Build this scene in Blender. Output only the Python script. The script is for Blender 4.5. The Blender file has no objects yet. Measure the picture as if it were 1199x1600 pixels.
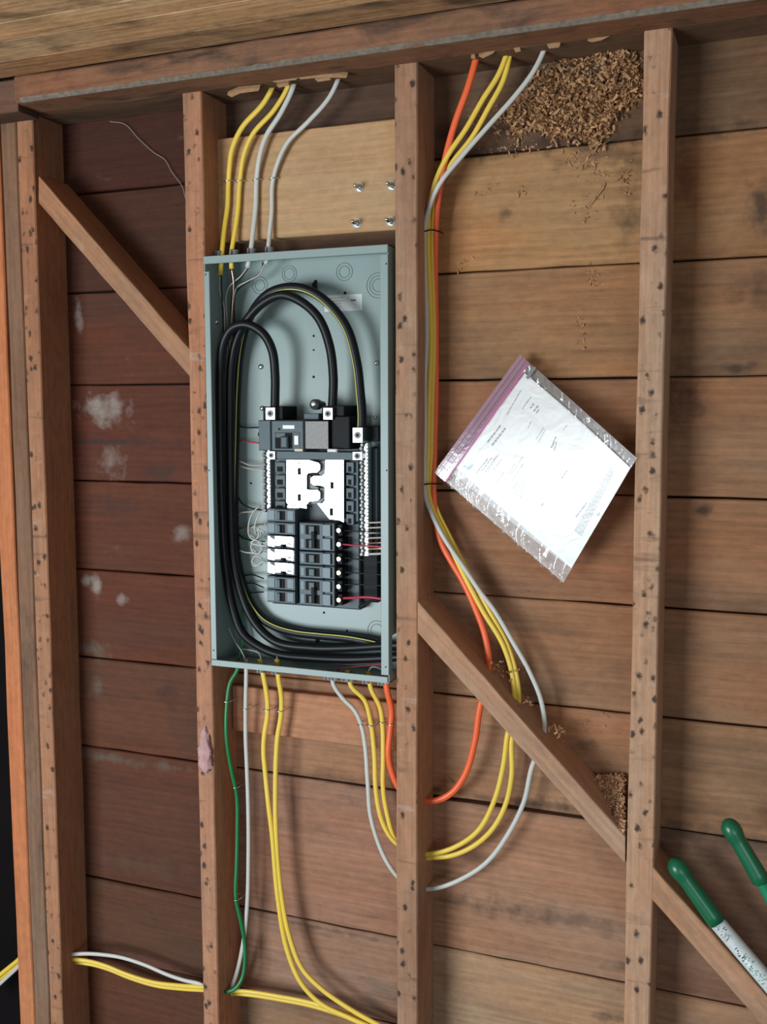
import bpy, math, random
from mathutils import Vector, Matrix
C = bpy.context.scene.collection
S = bpy.context.scene
rng = random.Random(7)

# ------------------------------------------------------------------ camera
F = 1597.0; PA, PB, PC = 0.09955, 0.3765, -0.0028      # solved from the studs, boards and panel
DIST = 1.615; CAMZ = 1.50; YB = 0.087                   # metres to the stud faces, eye height, sheathing depth
def _rot():
    ca, sa, cb, sb, cc, sc = math.cos(PA), math.sin(PA), math.cos(PB), math.sin(PB), math.cos(PC), math.sin(PC)
    Rz = Matrix(((cc,-sc,0),(sc,cc,0),(0,0,1))); Rx = Matrix(((1,0,0),(0,ca,-sa),(0,sa,ca))); Ry = Matrix(((cb,0,sb),(0,1,0),(-sb,0,cb)))
    return Rz @ Rx @ Ry
RT = _rot().transposed()
def w3(v): return Vector((v[0], v[2], -v[1]))
right, down, fwd = w3(RT @ Vector((1,0,0))), w3(RT @ Vector((0,1,0))), w3(RT @ Vector((0,0,1)))
CAM = Vector((0, -DIST, CAMZ))
cd = bpy.data.cameras.new('camera'); cam = bpy.data.objects.new('camera', cd); C.objects.link(cam)
m = Matrix((( right.x, -down.x, -fwd.x, CAM.x),(right.y, -down.y, -fwd.y, CAM.y),(right.z, -down.z, -fwd.z, CAM.z),(0,0,0,1)))
cam.matrix_world = m
cd.sensor_fit = 'HORIZONTAL'; cd.sensor_width = 36; cd.lens = F/1199*36; cd.clip_start = 0.02
S.camera = cam
# ------------------------------------------------------------------ light
wd = bpy.data.worlds.new('world'); S.world = wd; wd.use_nodes = True
bg = wd.node_tree.nodes['Background']; bg.inputs[0].default_value = (0.80,0.90,1.0,1); bg.inputs[1].default_value = 0.17
def area(name, loc, target, sx, sy, power, col):
    l = bpy.data.lights.new(name, 'AREA'); l.shape = 'RECTANGLE'; l.size = sx; l.size_y = sy; l.energy = power; l.color = col
    o = bpy.data.objects.new(name, l); C.objects.link(o); o.location = loc
    o.rotation_euler = (Vector(target)-Vector(loc)).to_track_quat('-Z','Y').to_euler()
    return o
area('doorway_daylight', (-2.45,-3.6,.80), (-0.5,0,.7), 1.7, 1.5, 138, (0.88,0.96,1.0))
area('right_fill_light', (1.5,-3.4,0.8), (0.0,0,0.8), 1.6, 1.2, 20, (0.86,0.95,1.0))  # added fill light, unseen, brightens the lower right of the wall
S.view_settings.view_transform = 'Standard'; S.view_settings.look = 'None'; S.view_settings.gamma = 1
S.view_settings.use_curve_mapping = False; S.view_settings.exposure = 0.1

# ------------------------------------------------------------------ helpers
def P(px, py, Y=0.0):
    """point of the plane Y (depth from the stud faces) seen at a pixel of the 1199x1600 photograph"""
    r = w3(RT @ Vector(((px-599.5)/F, (py-800)/F, 1)))
    return CAM + r*((DIST+Y)/r.y)
WO = {}
def tag(o, label=None, cat=None, group=None, kind=None):
    if label: o['label'] = label
    if cat: o['category'] = cat
    if group: o['group'] = group
    if kind: o['kind'] = kind
    return o
def empty(name, loc, label=None, cat=None, group=None, kind=None):
    o = bpy.data.objects.new(name, None); C.objects.link(o); o.location = loc; o.empty_display_size = .05
    WO[o] = Vector(loc); return tag(o, label, cat, group, kind)
def mk(name, vs, fs, mat, parent=None, smooth=False, attrs=None, color=None):
    vs = [Vector(v) for v in vs]
    lo = Vector([min(v[i] for v in vs) for i in range(3)]); hi = Vector([max(v[i] for v in vs) for i in range(3)])
    o0 = (lo+hi)/2
    me = bpy.data.meshes.new(name); me.from_pydata([v-o0 for v in vs], [], fs); me.update()
    if smooth: me.shade_smooth()
    if attrs is not None:
        a = me.attributes.new('g', 'FLOAT_VECTOR', 'POINT')
        a.data.foreach_set('vector', [c for v in attrs for c in v])
    me.materials.append(mat)
    o = bpy.data.objects.new(name, me); C.objects.link(o); WO[o] = o0
    if parent: o.parent = parent; o.location = o0-WO[parent]
    else: o.location = o0
    if color: o.color = (color[0]*1.02, color[1]*.95, color[2]*.85, 1)
    return o
class MB:
    def __init__(s): s.v = []; s.f = []
    def add(s, vs, fs):
        n = len(s.v); s.v += [Vector(v) for v in vs]; s.f += [tuple(n+i for i in f) for f in fs]; return s
    def box(s, x0, x1, y0, y1, z0, z1, b=0.0):
        if x0>x1: x0,x1=x1,x0
        if y0>y1: y0,y1=y1,y0
        if z0>z1: z0,z1=z1,z0
        if b <= 0:
            vs = [(x,y,z) for x in (x0,x1) for y in (y0,y1) for z in (z0,z1)]
            return s.add(vs, [(0,1,3,2),(4,6,7,5),(0,4,5,1),(2,3,7,6),(0,2,6,4),(1,5,7,3)])
        # front (small y) edges chamfered
        b = min(b, (x1-x0)*.45, (z1-z0)*.45, (y1-y0)*.9)
        vs = [(x0+b,y0,z0+b),(x1-b,y0,z0+b),(x1-b,y0,z1-b),(x0+b,y0,z1-b),
              (x0,y0+b,z0),(x1,y0+b,z0),(x1,y0+b,z1),(x0,y0+b,z1),(x0,y1,z0),(x1,y1,z0),(x1,y1,z1),(x0,y1,z1)]
        fs = [(0,1,2,3),(11,10,9,8)]
        for i in range(4):
            j=(i+1)%4; fs += [(4+i,4+j,j,i),(8+i,8+j,4+j,4+i)]
        return s.add(vs, fs)
    def lathe(s, p0, d, prof, n=16):
        """prof: (distance along d, radius)"""
        d = Vector(d).normalized(); a = d.orthogonal().normalized(); b = d.cross(a); p0 = Vector(p0)
        vs = []; fs = []
        for t, r in prof:
            for k in range(n):
                q = 2*math.pi*k/n; vs.append(p0+d*t+(a*math.cos(q)+b*math.sin(q))*max(r,1e-5))
        for i in range(len(prof)-1):
            for k in range(n):
                k2=(k+1)%n; fs.append((i*n+k, i*n+k2, (i+1)*n+k2, (i+1)*n+k))
        fs.append(tuple(range(n))[::-1]); fs.append(tuple((len(prof)-1)*n+k for k in range(n)))
        return s.add(vs, fs)
    def build(s, name, mat, parent=None, smooth=False, color=None): return mk(name, s.v, s.f, mat, parent, smooth, None, color)
def spline(pts, step=0.008):
    pts = [Vector(p) for p in pts]; out = []
    for i in range(len(pts)-1):
        p0 = pts[i-1] if i else pts[0]*2-pts[1]; p1, p2 = pts[i], pts[i+1]
        p3 = pts[i+2] if i+2 < len(pts) else p2*2-p1
        d1 = max((p2-p1).length,1e-6); d0 = max((p1-p0).length,1e-6); d2 = max((p3-p2).length,1e-6)
        m1 = ((p1-p0)/d0*d1+(p2-p1)*1.0)/2 if i else (p2-p1)
        m1 = ((p1-p0)/d0+(p2-p1)/d1)/2*d1; m2 = ((p2-p1)/d1+(p3-p2)/d2)/2*d1
        n = max(2, int(d1/step))
        for k in range(n):
            t = k/n; t2=t*t; t3=t2*t
            out.append(p1*(2*t3-3*t2+1)+m1*(t3-2*t2+t)+p2*(-2*t3+3*t2)+m2*(t3-t2))
    out.append(pts[-1]); return out
def tube_geo(line, rx, ry=None, n=10):
    ry = ry or rx; vs = []; fs = []; N = len(line); prev = None
    for i, p in enumerate(line):
        t = (line[min(i+1,N-1)]-line[max(i-1,0)]).normalized()
        a = t.cross(Vector((0,1,0)))
        if a.length < .25: a = prev or Vector((1,0,0))
        a = (a - t*a.dot(t)).normalized()
        if prev and a.dot(prev) < 0: a = -a
        prev = a; b = t.cross(a)
        for k in range(n):
            q = 2*math.pi*k/n; vs.append(p+a*math.cos(q)*rx+b*math.sin(q)*ry)
    for i in range(N-1):
        for k in range(n):
            k2=(k+1)%n; fs.append((i*n+k, i*n+k2, (i+1)*n+k2, (i+1)*n+k))
    fs.append(tuple(range(n))[::-1]); fs.append(tuple((N-1)*n+k for k in range(n)))
    return vs, fs
def tube(name, pts, mat, rx, ry=None, parent=None, n=10, step=.008):
    """pts: (px, py, Y)"""
    vs, fs = tube_geo(spline([P(*p) for p in pts], step), rx, ry, n)
    return mk(name, vs, fs, mat, parent, True)

def timber(name, mat, poly, y0, y1, axis, color, parent=None, segs=1, rough=.0008, bev=.002, goff=None):
    """a squared timber: front outline poly (4 world XZ points: start-a, start-b, end-b, end-a) from y0 to y1,
    grain running along axis; segs rings along its length, its arrises chamfered and slightly uneven"""
    a0, b0, b1, a1 = [Vector((p[0], 0, p[1])) for p in poly]
    ax = (a1-a0).normalized(); wid = (b0-a0)
    goff = goff or Vector((rng.uniform(-20,20), rng.uniform(-20,20), rng.uniform(-20,20)))
    vs=[]; gs=[]; fs=[]
    wdir = (b0-a0).normalized()
    perp = Vector((-ax.z,0,ax.x));
    for i in range(segs+1):
        t = i/segs; A = a0.lerp(a1,t); B = b0.lerp(b1,t); j = lambda: rng.uniform(-rough,rough)
        n = (B-A).normalized(); ja, jb, jy = j(), j(), j()*.6
        ring = [A+n*ja+Vector((0,y0+bev+jy,0)), A+n*(ja+bev)+Vector((0,y0+jy,0)), B-n*(jb+bev)+Vector((0,y0+jy,0)), B-n*jb+Vector((0,y0+bev+jy,0)),
                B-n*jb+Vector((0,y1,0)), A+n*ja+Vector((0,y1,0))]
        for v in ring:
            vs.append(v); r = v-a0; gs.append(goff+Vector((r.dot(axis), r.y, r.dot(perp if abs(axis.dot(ax))>.7 else ax))))
    for i in range(segs):
        for k in range(6):
            k2=(k+1)%6; fs.append((i*6+k, (i+1)*6+k, (i+1)*6+k2, i*6+k2))
    fs.append((0,1,2,3,4,5)); fs.append(tuple(segs*6+k for k in (5,4,3,2,1,0)))
    return mk(name, vs, fs, mat, parent, False, gs, color)

# ------------------------------------------------------------------ materials
def nt(name):
    m = bpy.data.materials.new(name); m.use_nodes = True; t = m.node_tree; t.nodes.clear()
    out = t.nodes.new('ShaderNodeOutputMaterial'); return m, t, out
def flat(name, col, rough=.5, metal=0, spec=.5, var=0.0, scale=40, bump=0, coat=0):
    m, t, out = nt(name); b = t.nodes.new('ShaderNodeBsdfPrincipled'); t.links.new(b.outputs[0], out.inputs[0])
    b.inputs['Base Color'].default_value = (*col,1); b.inputs['Roughness'].default_value = rough; b.inputs['Metallic'].default_value = metal
    b.inputs['Specular IOR Level'].default_value = spec; b.inputs['Coat Weight'].default_value = coat
    tc = t.nodes.new('ShaderNodeTexCoord'); nz = t.nodes.new('ShaderNodeTexNoise'); nz.inputs['Scale'].default_value = scale; nz.inputs['Detail'].default_value = 4
    t.links.new(tc.outputs['Object'], nz.inputs['Vector'])
    if var:
        r = t.nodes.new('ShaderNodeMixRGB'); r.inputs[1].default_value = (*[c*(1-var) for c in col],1); r.inputs[2].default_value = (*[min(1,c*(1+var)) for c in col],1)
        t.links.new(nz.outputs['Fac'], r.inputs[0]); t.links.new(r.outputs[0], b.inputs['Base Color'])
    if bump:
        bp = t.nodes.new('ShaderNodeBump'); bp.inputs['Strength'].default_value = bump; bp.inputs['Distance'].default_value = .002
        t.links.new(nz.outputs['Fac'], bp.inputs['Height']); t.links.new(bp.outputs[0], b.inputs['Normal'])
    return m
def wood(name, stains=(), dirt=.3, dust=.2, marks=0.0, grain=1.0, rough=.75, knots=.6, streak=1.0, dirt_scale=1.0):
    m, t, out = nt(name); N = t.nodes.new; L = t.links.new
    b = N('ShaderNodeBsdfPrincipled'); L(b.outputs[0], out.inputs[0]); b.inputs['Roughness'].default_value = rough; b.inputs['Specular IOR Level'].default_value = .3
    at = N('ShaderNodeAttribute'); at.attribute_name = 'g'; oi = N('ShaderNodeObjectInfo')
    def vec(sx, sy, sz, off=0):
        k = N('ShaderNodeMapping'); k.inputs['Scale'].default_value = (sx,sy,sz); k.inputs['Location'].default_value = (off,off*.7,off*.3); L(at.outputs['Vector'], k.inputs['Vector']); return k.outputs[0]
    def noise(v, sc=1, det=4, dist=0, r=.55):
        n = N('ShaderNodeTexNoise'); n.inputs['Scale'].default_value = sc; n.inputs['Detail'].default_value = det; n.inputs['Distortion'].default_value = dist; n.inputs['Roughness'].default_value = r
        L(v, n.inputs['Vector']); return n.outputs['Fac']
    def mr(v, a, b_, c, d):
        k = N('ShaderNodeMapRange'); k.inputs[1].default_value=a; k.inputs[2].default_value=b_; k.inputs[3].default_value=c; k.inputs[4].default_value=d; L(v, k.inputs[0]); return k.outputs[0]
    def math_(op, a, b_):
        k = N('ShaderNodeMath'); k.operation = op
        for i, x in enumerate((a,b_)):
            if isinstance(x,(int,float)): k.inputs[i].default_value = x
            else: L(x, k.inputs[i])
        return k.outputs[0]
    def mix(f, c1, c2, op='MIX'):
        k = N('ShaderNodeMixRGB'); k.blend_type = op
        for i, x in enumerate((f,c1,c2)):
            if isinstance(x,(int,float)): k.inputs[i].default_value = x
            elif isinstance(x,tuple): k.inputs[i].default_value = (*x,1)
            else: L(x, k.inputs[i])
        return k.outputs[0]
    fine = noise(vec(7,170,170), 1, 5, 0, .65)
    broad = noise(vec(3.0,26,26,3), 1, 6, .8, .62)
    wv = N('ShaderNodeTexWave'); wv.wave_type='BANDS'; wv.bands_direction='Z'; wv.inputs['Scale'].default_value=14; wv.inputs['Distortion'].default_value=4; wv.inputs['Detail'].default_value=2.5; wv.inputs['Detail Scale'].default_value=.9
    L(vec(.55,1.2,1.6,9), wv.inputs['Vector'])
    val = math_('ADD', mr(fine,.25,.75,-.20*grain,.20*grain), mr(broad,.3,.7,-.13*streak,.12*streak))
    val = math_('ADD', val, mr(wv.outputs['Fac'],0,1,-.05*streak,.04*streak)); val = math_('ADD', val, 1.0)
    val = math_('ADD', val, mr(noise(vec(45,70,70,61), 1, 5, .3, .7),.3,.7,-.13*grain,.13*grain))
    hue = noise(vec(2.2,7,7,21), 1, 3, .4)
    base = mix(mr(hue,.38,.62,0,.65), oi.outputs['Color'], mix(1.0, oi.outputs['Color'], (1.10,.85,.68), 'MULTIPLY'))
    comb = N('ShaderNodeCombineColor'); [L(val, comb.inputs[i]) for i in range(3)]
    col = mix(1.0, base, comb.outputs[0], 'MULTIPLY')
    if knots:
        vo = N('ShaderNodeTexVoronoi'); vo.feature='F1'; vo.inputs['Scale'].default_value = 1; vo.inputs['Randomness'].default_value=1; L(vec(2.6,.01,5.5,5), vo.inputs['Vector'])
        kn = mr(vo.outputs['Distance'], .05,.13, knots, 0); col = mix(kn, col, (.055,.026,.016))
    d1 = noise(vec(2.2*dirt_scale,5.5*dirt_scale,5.5*dirt_scale,33), 1, 6, .8, .6)
    col = mix(mr(d1,.52,.70,0,dirt), col, (.035,.026,.020))
    d2 = noise(vec(7,11,11,51), 1, 8, .4, .65)
    col = mix(mr(d2,.64,.76,0,dust), col, (.42,.38,.34))
    if marks:
        geo = N('ShaderNodeNewGeometry'); sx = N('ShaderNodeSeparateXYZ'); L(geo.outputs['Normal'], sx.inputs[0]); fr = mr(sx.outputs['Y'],-.5,-.8,0,1)
        vo = N('ShaderNodeTexVoronoi'); vo.voronoi_dimensions='3D'; vo.inputs['Scale'].default_value=1; L(vec(36,.01,50,70), vo.inputs['Vector'])
        wob = noise(vec(150,150,150), 1, 3)
        dd = math_('ADD', vo.outputs['Distance'], mr(wob,.3,.7,-.10,.10))
        mk_ = math_('MULTIPLY', mr(dd,.12,.29,marks,0), fr)
        vo2 = N('ShaderNodeTexVoronoi'); vo2.inputs['Scale'].default_value=1; L(vec(16,.01,11,80), vo2.inputs['Vector'])
        dash = math_('ADD', vo2.outputs['Distance'], mr(noise(vec(260,50,50),1,4),.3,.7,-.2,.2))
        stripe = noise(vec(55,.01,7,90), 1, 3, .3)
        col = mix(math_('MULTIPLY', mr(stripe,.60,.72,0,marks*.55), fr), col, (.05,.032,.024))
        col = mix(math_('MULTIPLY', mr(noise(vec(38,.01,12,140),1,5,.3),.63,.73,0,.45), fr), col, (.50,.42,.36))
        col = mix(mk_, col, (.022,.016,.014))
    if stains:
        geo2 = N('ShaderNodeNewGeometry'); wn = noise(geo2.outputs['Position'], 38, 5)
        for (px,py,rx,rz,c,f) in stains:
            p = P(px,py,YB); mp = N('ShaderNodeMapping'); mp.vector_type='POINT'
            mp.inputs['Scale'].default_value=(1/rx,0,1/rz); mp.inputs['Location'].default_value=(-p.x/rx,0,-p.z/rz); L(geo2.outputs['Position'], mp.inputs['Vector'])
            ln = N('ShaderNodeVectorMath'); ln.operation='LENGTH'; L(mp.outputs[0], ln.inputs[0])
            d = math_('ADD', ln.outputs['Value'], mr(wn,.3,.7,-.75,.75)); col = mix(mr(d,.0,1.3,f*.95,0), col, c)
    L(col, b.inputs['Base Color'])
    bp = N('ShaderNodeBump'); bp.inputs['Strength'].default_value=.35; bp.inputs['Distance'].default_value=.0015
    L(math_('ADD', fine, math_('MULTIPLY', broad, .6)), bp.inputs['Height']); L(bp.outputs[0], b.inputs['Normal'])
    return m
M = {}
WH=(.42,.38,.34); DK=(.035,.022,.018); RD=(.10,.028,.020); GR=(.13,.115,.085)
STAINS=[(165,640,.045,.028,WH,.55),(178,722,.028,.026,WH,.38),(150,918,.010,.022,WH,.55),(134,908,.012,.010,WH,.5),(190,937,.012,.012,WH,.4),(122,492,.008,.030,WH,.5),(285,835,.022,.012,WH,.4),
 (268,1090,.024,.026,(.06,.022,.014),.85),(150,1078,.016,.022,GR,.6),(146,1015,.035,.014,GR,.75),(170,1185,.20,.010,GR,.6),(165,690,.14,.007,DK,.8),(255,738,.04,.02,DK,.55),(175,790,.05,.018,DK,.5),
 (1062,622,.034,.040,(.060,.026,.024),.85),(1184,450,.030,.026,DK,.6),(1070,275,.020,.050,RD,.6),(1192,320,.022,.034,DK,.8),(1098,797,.012,.009,DK,.8),(1150,575,.030,.008,DK,.8),(1060,500,.020,.06,DK,.3),
 (800,232,.32,.014,DK,.75),(770,205,.30,.010,DK,.6),(955,240,.10,.02,DK,.5),(980,345,.020,.045,DK,.6),(790,332,.012,.010,DK,.6),(1000,260,.03,.02,DK,.4),
 (760,1416,.10,.018,DK,.36),(900,1438,.18,.016,DK,.42),(840,1258,.20,.010,DK,.75),(975,1512,.030,.010,DK,.6),(957,1590,.030,.008,DK,.7),(913,1162,.018,.007,DK,.7),(1100,1268,.10,.005,DK,.3),
 (1100,1302,.16,.016,(.08,.055,.04),.75),(700,1530,.02,.03,GR,.3),(585,1560,.03,.06,GR,.4),(430,225,.10,.05,DK,.5),(520,1215,.16,.012,DK,.45),(500,1450,.12,.006,DK,.5),(230,1500,.10,.010,(.12,.04,.03),.7),(210,1350,.14,.02,(.12,.06,.035),.4),(420,1310,.05,.05,(.17,.08,.05),.35)]
M['board'] = wood('weathered_sheathing_wood', STAINS, dirt=.40, dust=.14, knots=.7)
M['stud'] = wood('stud_wood', dirt=.28, dust=.28, marks=.9, knots=0, streak=.6)
M['brace'] = wood('brace_wood', dirt=.25, dust=.35, marks=0, knots=0, streak=.7)
M['sooty'] = wood('sooty_wood', dirt=.85, dust=.12, knots=0, dirt_scale=1.2)
M['jamb'] = wood('jamb_wood', dirt=.12, dust=.12, knots=0, streak=.5)
M['pine'] = wood('new_pine_wood', dirt=.06, dust=.0, knots=.35, streak=.55, grain=.8)
M['ceiling'] = wood('ceiling_wood', dirt=.80, dust=.25, knots=.8, streak=1.5, grain=1.5, dirt_scale=2.2)
M['chip'] = flat('wood_shavings', (.48,.27,.13), .8, var=.45, scale=60)
M['splinter'] = flat('torn_fresh_wood', (.36,.20,.10), .8, var=.3, scale=90)
M['paper_black'] = flat('black_building_paper', (.012,.010,.010), .9)
M['dark'] = flat('opening_shade_black', (.005,.0035,.004), .9, spec=.1, var=.4, scale=6)  # near-black that paints the shade inside the left opening
M['floor'] = flat('grey_concrete', (.20,.19,.18), .8, var=.25, scale=5, bump=.3)
M['enamel'] = flat('grey_green_enamel', (.25,.325,.315), .38, spec=.45, var=.04, scale=8)
M['enamel_dark'] = flat('knockout_groove', (.19,.235,.22), .5)
M['hole'] = flat('black_hole', (.008,.008,.008), .9)
M['plastic'] = flat('charcoal_plastic', (.040,.058,.070), .42, spec=.3, var=.15, scale=60)
M['plastic2'] = flat('slate_plastic', (.066,.098,.115), .45, spec=.3, var=.15, scale=80)
M['black'] = flat('black_plastic', (.008,.009,.011), .5, spec=.12)
M['tin'] = flat('tin_plated_metal', (.80,.82,.82), .28, metal=1, var=.1, scale=200, bump=.15)
M['tin_rough'] = flat('tin_plated_screw', (.42,.45,.43), .42, metal=1, var=.3, scale=400)
M['steel'] = flat('zinc_steel', (.66,.70,.70), .25, metal=1)
M['brass'] = flat('brass_screw', (.86,.74,.46), .3, metal=1)
M['label'] = flat('white_label', (.80,.83,.85), .4)
M['silver_label'] = flat('silver_label', (.86,.88,.89), .3, metal=.6)
M['grey_label'] = flat('grey_printed_label', (.23,.22,.21), .5, var=.45, scale=260)
M['rating'] = flat('pale_blue_grey_label', (.14,.20,.23), .4, spec=.3)
M['cream'] = flat('cream_tab', (.62,.58,.42), .5)
M['sticker'] = flat('silver_sticker', (.50,.53,.52), .35, metal=.2, var=.2, scale=120)
M['cable_black'] = flat('black_cable', (.008,.009,.011), .40, spec=.25)
M['stripe'] = flat('yellow_stripe', (.50,.52,.12), .45)
M['yellow'] = flat('yellow_cable', (.82,.57,.070), .42, var=.06, scale=30)
M['white'] = flat('white_cable', (.56,.56,.52), .42, var=.08, scale=50)
M['orange'] = flat('orange_cable', (.86,.13,.035), .40, var=.05, scale=30)
M['green'] = flat('green_wire', (.012,.20,.060), .38)
M['copper'] = flat('bare_copper', (.85,.50,.34), .35, metal=1)
M['red'] = flat('red_wire', (.45,.03,.06), .4)
M['beige'] = flat('dusty_white_wire', (.50,.45,.40), .5)
M['clamp'] = flat('grey_clamp', (.20,.22,.23), .5, var=.2, scale=100)
M['paper'] = flat('white_paper', (.95,.96,.96), .6)
M['ink'] = flat('grey_ink', (.10,.11,.12), .7)
M['ink_light'] = flat('pale_ink', (.28,.30,.32), .7)
M['ink_blue'] = flat('blue_ink', (.16,.42,.55), .7)
M['grip'] = flat('green_grip', (.006,.125,.052), .36, var=.12, scale=50, coat=.2)
M['green_paint'] = flat('green_enamel', (.010,.26,.12), .35)
M['white_paint'] = flat('worn_white_paint', (.62,.66,.66), .4, var=.18, scale=90)
M['fluff'] = flat('pink_insulation', (.52,.30,.29), .95, var=.4, scale=60, bump=1)
M['web'] = flat('dusty_cobweb', (.33,.30,.26), .95)
def film(name, col, alpha, rough=.12, bump=.6, scale=60, gl=.13):
    m, t, out = nt(name); N=t.nodes.new; L=t.links.new
    tr = N('ShaderNodeBsdfTransparent'); tr.inputs[0].default_value = (.96,.96,.96,1)
    b = N('ShaderNodeBsdfPrincipled'); b.inputs['Base Color'].default_value=(*col,1); b.inputs['Roughness'].default_value=rough; b.inputs['Specular IOR Level'].default_value=.8
    g = N('ShaderNodeBsdfGlossy'); g.inputs['Roughness'].default_value=rough; g.inputs[0].default_value=(.95,.95,.95,1)
    tc = N('ShaderNodeTexCoord'); nz = N('ShaderNodeTexNoise'); nz.inputs['Scale'].default_value=scale; nz.inputs['Detail'].default_value=3; nz.inputs['Distortion'].default_value=1.0
    L(tc.outputs['Object'], nz.inputs['Vector']); bp=N('ShaderNodeBump'); bp.inputs['Strength'].default_value=bump; bp.inputs['Distance'].default_value=.004
    L(nz.outputs['Fac'], bp.inputs['Height']); L(bp.outputs[0], b.inputs['Normal']); L(bp.outputs[0], g.inputs['Normal'])
    m1 = N('ShaderNodeMixShader'); m1.inputs[0].default_value=alpha; L(tr.outputs[0], m1.inputs[1]); L(b.outputs[0], m1.inputs[2])
    m2 = N('ShaderNodeMixShader'); m2.inputs[0].default_value=gl; L(m1.outputs[0], m2.inputs[1]); L(g.outputs[0], m2.inputs[2])
    L(m2.outputs[0], out.inputs[0]); return m
M['film'] = film('clear_bag_plastic', (.75,.76,.76), .10)
M['film_flat'] = film('clear_bag_plastic_taut', (.75,.76,.76), .04, rough=.5, bump=.5, scale=22, gl=.22)
M['zip'] = film('mauve_zip_band', (.42,.22,.33), .55, rough=.25, bump=.2)
M['pink'] = flat('magenta_zip_line', (.62,.10,.34), .4)

AX_X, AX_Z = Vector((1,0,0)), Vector((0,0,1))
# ------------------------------------------------------------------ floor, ceiling
fl = MB(); fl.box(-4.5,3.5,-4.5,1.4,-.06,0); tag(fl.build('floor', M['floor']), kind='structure')
# ------------------------------------------------------------------ board sheathing
wall = empty('wall_back', (-.4, YB, 0), 'weathered brown horizontal board sheathing behind the studs', kind='structure')
LINES = [((110,305),(1199,195)),((110,460),(1199,395)),((110,603),(1199,583)),((113,750),(1199,778)),((118,889),(1199,957)),
         ((122,1023),(1199,1137)),((125,1160),(1199,1320)),((135,1367),(1199,1580))]
ZL = [(P(*a,YB).z+P(*b,YB).z)/2 for a,b in LINES]
ztop = P(425,143,YB).z
ZL = [ztop+.16, ztop-.004] + ZL[:]
z = ZL[-1]
for h in (.172,.19,.19): z -= h; ZL.append(z)
XB = [-1.50, P(306,700,0).x, P(634,700,0).x, P(1008,700,0).x, .75]
# base colour of every board, row by row, bay by bay (left bay .. right bay)
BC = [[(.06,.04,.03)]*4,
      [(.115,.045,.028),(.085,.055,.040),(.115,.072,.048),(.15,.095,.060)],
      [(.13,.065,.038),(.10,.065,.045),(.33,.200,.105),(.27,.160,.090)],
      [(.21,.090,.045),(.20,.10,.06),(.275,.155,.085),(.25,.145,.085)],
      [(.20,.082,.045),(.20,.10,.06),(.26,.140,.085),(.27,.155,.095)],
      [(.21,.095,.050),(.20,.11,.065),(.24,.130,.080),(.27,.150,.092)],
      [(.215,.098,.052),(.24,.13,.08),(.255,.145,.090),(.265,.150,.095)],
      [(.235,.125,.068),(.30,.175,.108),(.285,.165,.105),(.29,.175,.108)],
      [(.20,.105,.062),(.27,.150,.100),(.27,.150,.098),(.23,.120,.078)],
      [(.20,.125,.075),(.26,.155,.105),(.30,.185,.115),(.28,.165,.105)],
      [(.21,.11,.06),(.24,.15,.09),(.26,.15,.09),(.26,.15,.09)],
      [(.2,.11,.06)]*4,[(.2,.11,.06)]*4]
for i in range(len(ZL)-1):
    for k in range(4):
        bc = [q*w for q, w in zip(BC[i][k], ((.45,.32,.29),(1.05,.98,.96),(1.12,1.12,1.08),(1.0,1.0,.96))[k])]  # tint by bay, the left bay darkest and reddest
        if i >= 8 and k: bc = [bc[0]*1.06, bc[1]*1.20, bc[2]*1.36]   # the lowest boards are tinted paler and greyer
        gap = .0022 + rng.random()*.0016
        if (i,k) == (8,2) or (i,k)==(1,0): gap = .007
        if i==8 and k==1: gap = .004
        zt = ZL[i]-gap; zb = ZL[i+1]; prd = rng.uniform(-.0006,.0012)
        tilt = rng.uniform(-.001,.001)
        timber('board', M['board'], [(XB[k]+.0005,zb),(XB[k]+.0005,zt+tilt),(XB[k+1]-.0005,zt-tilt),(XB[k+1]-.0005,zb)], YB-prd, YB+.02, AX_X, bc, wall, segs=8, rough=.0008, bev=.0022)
bp_ = MB(); bp_.box(-1.50,.76,YB+.021,YB+.024,.0,ZL[0]); bp_.build('building_paper', M['paper_black'], wall)

# ------------------------------------------------------------------ studs, plates, braces
def xa(px0, py0, Y=0): return P(px0,py0,Y).x
zpl = (P(300,141,0).z + P(1010,52,0).z)/2        # underside of the plate
def vpoly(xl0, xr0, xl1, xr1, z0, z1):            # stud outline, bottom to top
    return [(xr0,z0),(xl0,z0),(xl1,z1),(xr1,z1)]
def stud(name, l_top, r_top, l_bot, r_bot, ytop, y0, y1, mat, col, label, cat, segs=14, ztop=None):
    zt = ztop if ztop is not None else zpl; zb = 0.0
    a = P(l_top,ytop,y0); b = P(r_top,ytop,y0); c = P(l_bot,1590,y0); d = P(r_bot,1590,y0)
    ex = lambda p, q, z: p.x+(q.x-p.x)*(z-p.z)/(q.z-p.z)
    o = timber(name, mat, [(ex(b,d,zb),zb),(ex(a,c,zb),zb),(ex(a,c,zt),zt),(ex(b,d,zt),zt)], y0, y1, AX_Z, col, segs=segs, rough=.0009, bev=.0022)
    return tag(o, label, cat, 'wall studs' if cat=='stud' else None)
SC = (.335,.165,.098)
stud('wall_stud', 25,51, 78,98, 180, 0, YB-.001, M['stud'], (.34,.185,.115), 'narrow nail-pocked wall stud at the left corner, diagonal brace rising to it', 'stud')
stud('wall_stud', 285,315, 318,341.5, 150, 0, YB-.001, M['stud'], (.40,.215,.14), 'wall stud along the left side of the grey electrical panel', 'stud')
stud('wall_stud', 617,652, 620,652, 120, 0, YB-.001, M['stud'], (.37,.235,.165), 'wall stud along the right side of the grey electrical panel', 'stud')
stud('wall_stud', 1007,1050, 975,1016, 60, 0, YB-.001, M['stud'], (.44,.30,.22), 'wall stud to the right of the plastic bag, between the two lower braces', 'stud')
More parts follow.
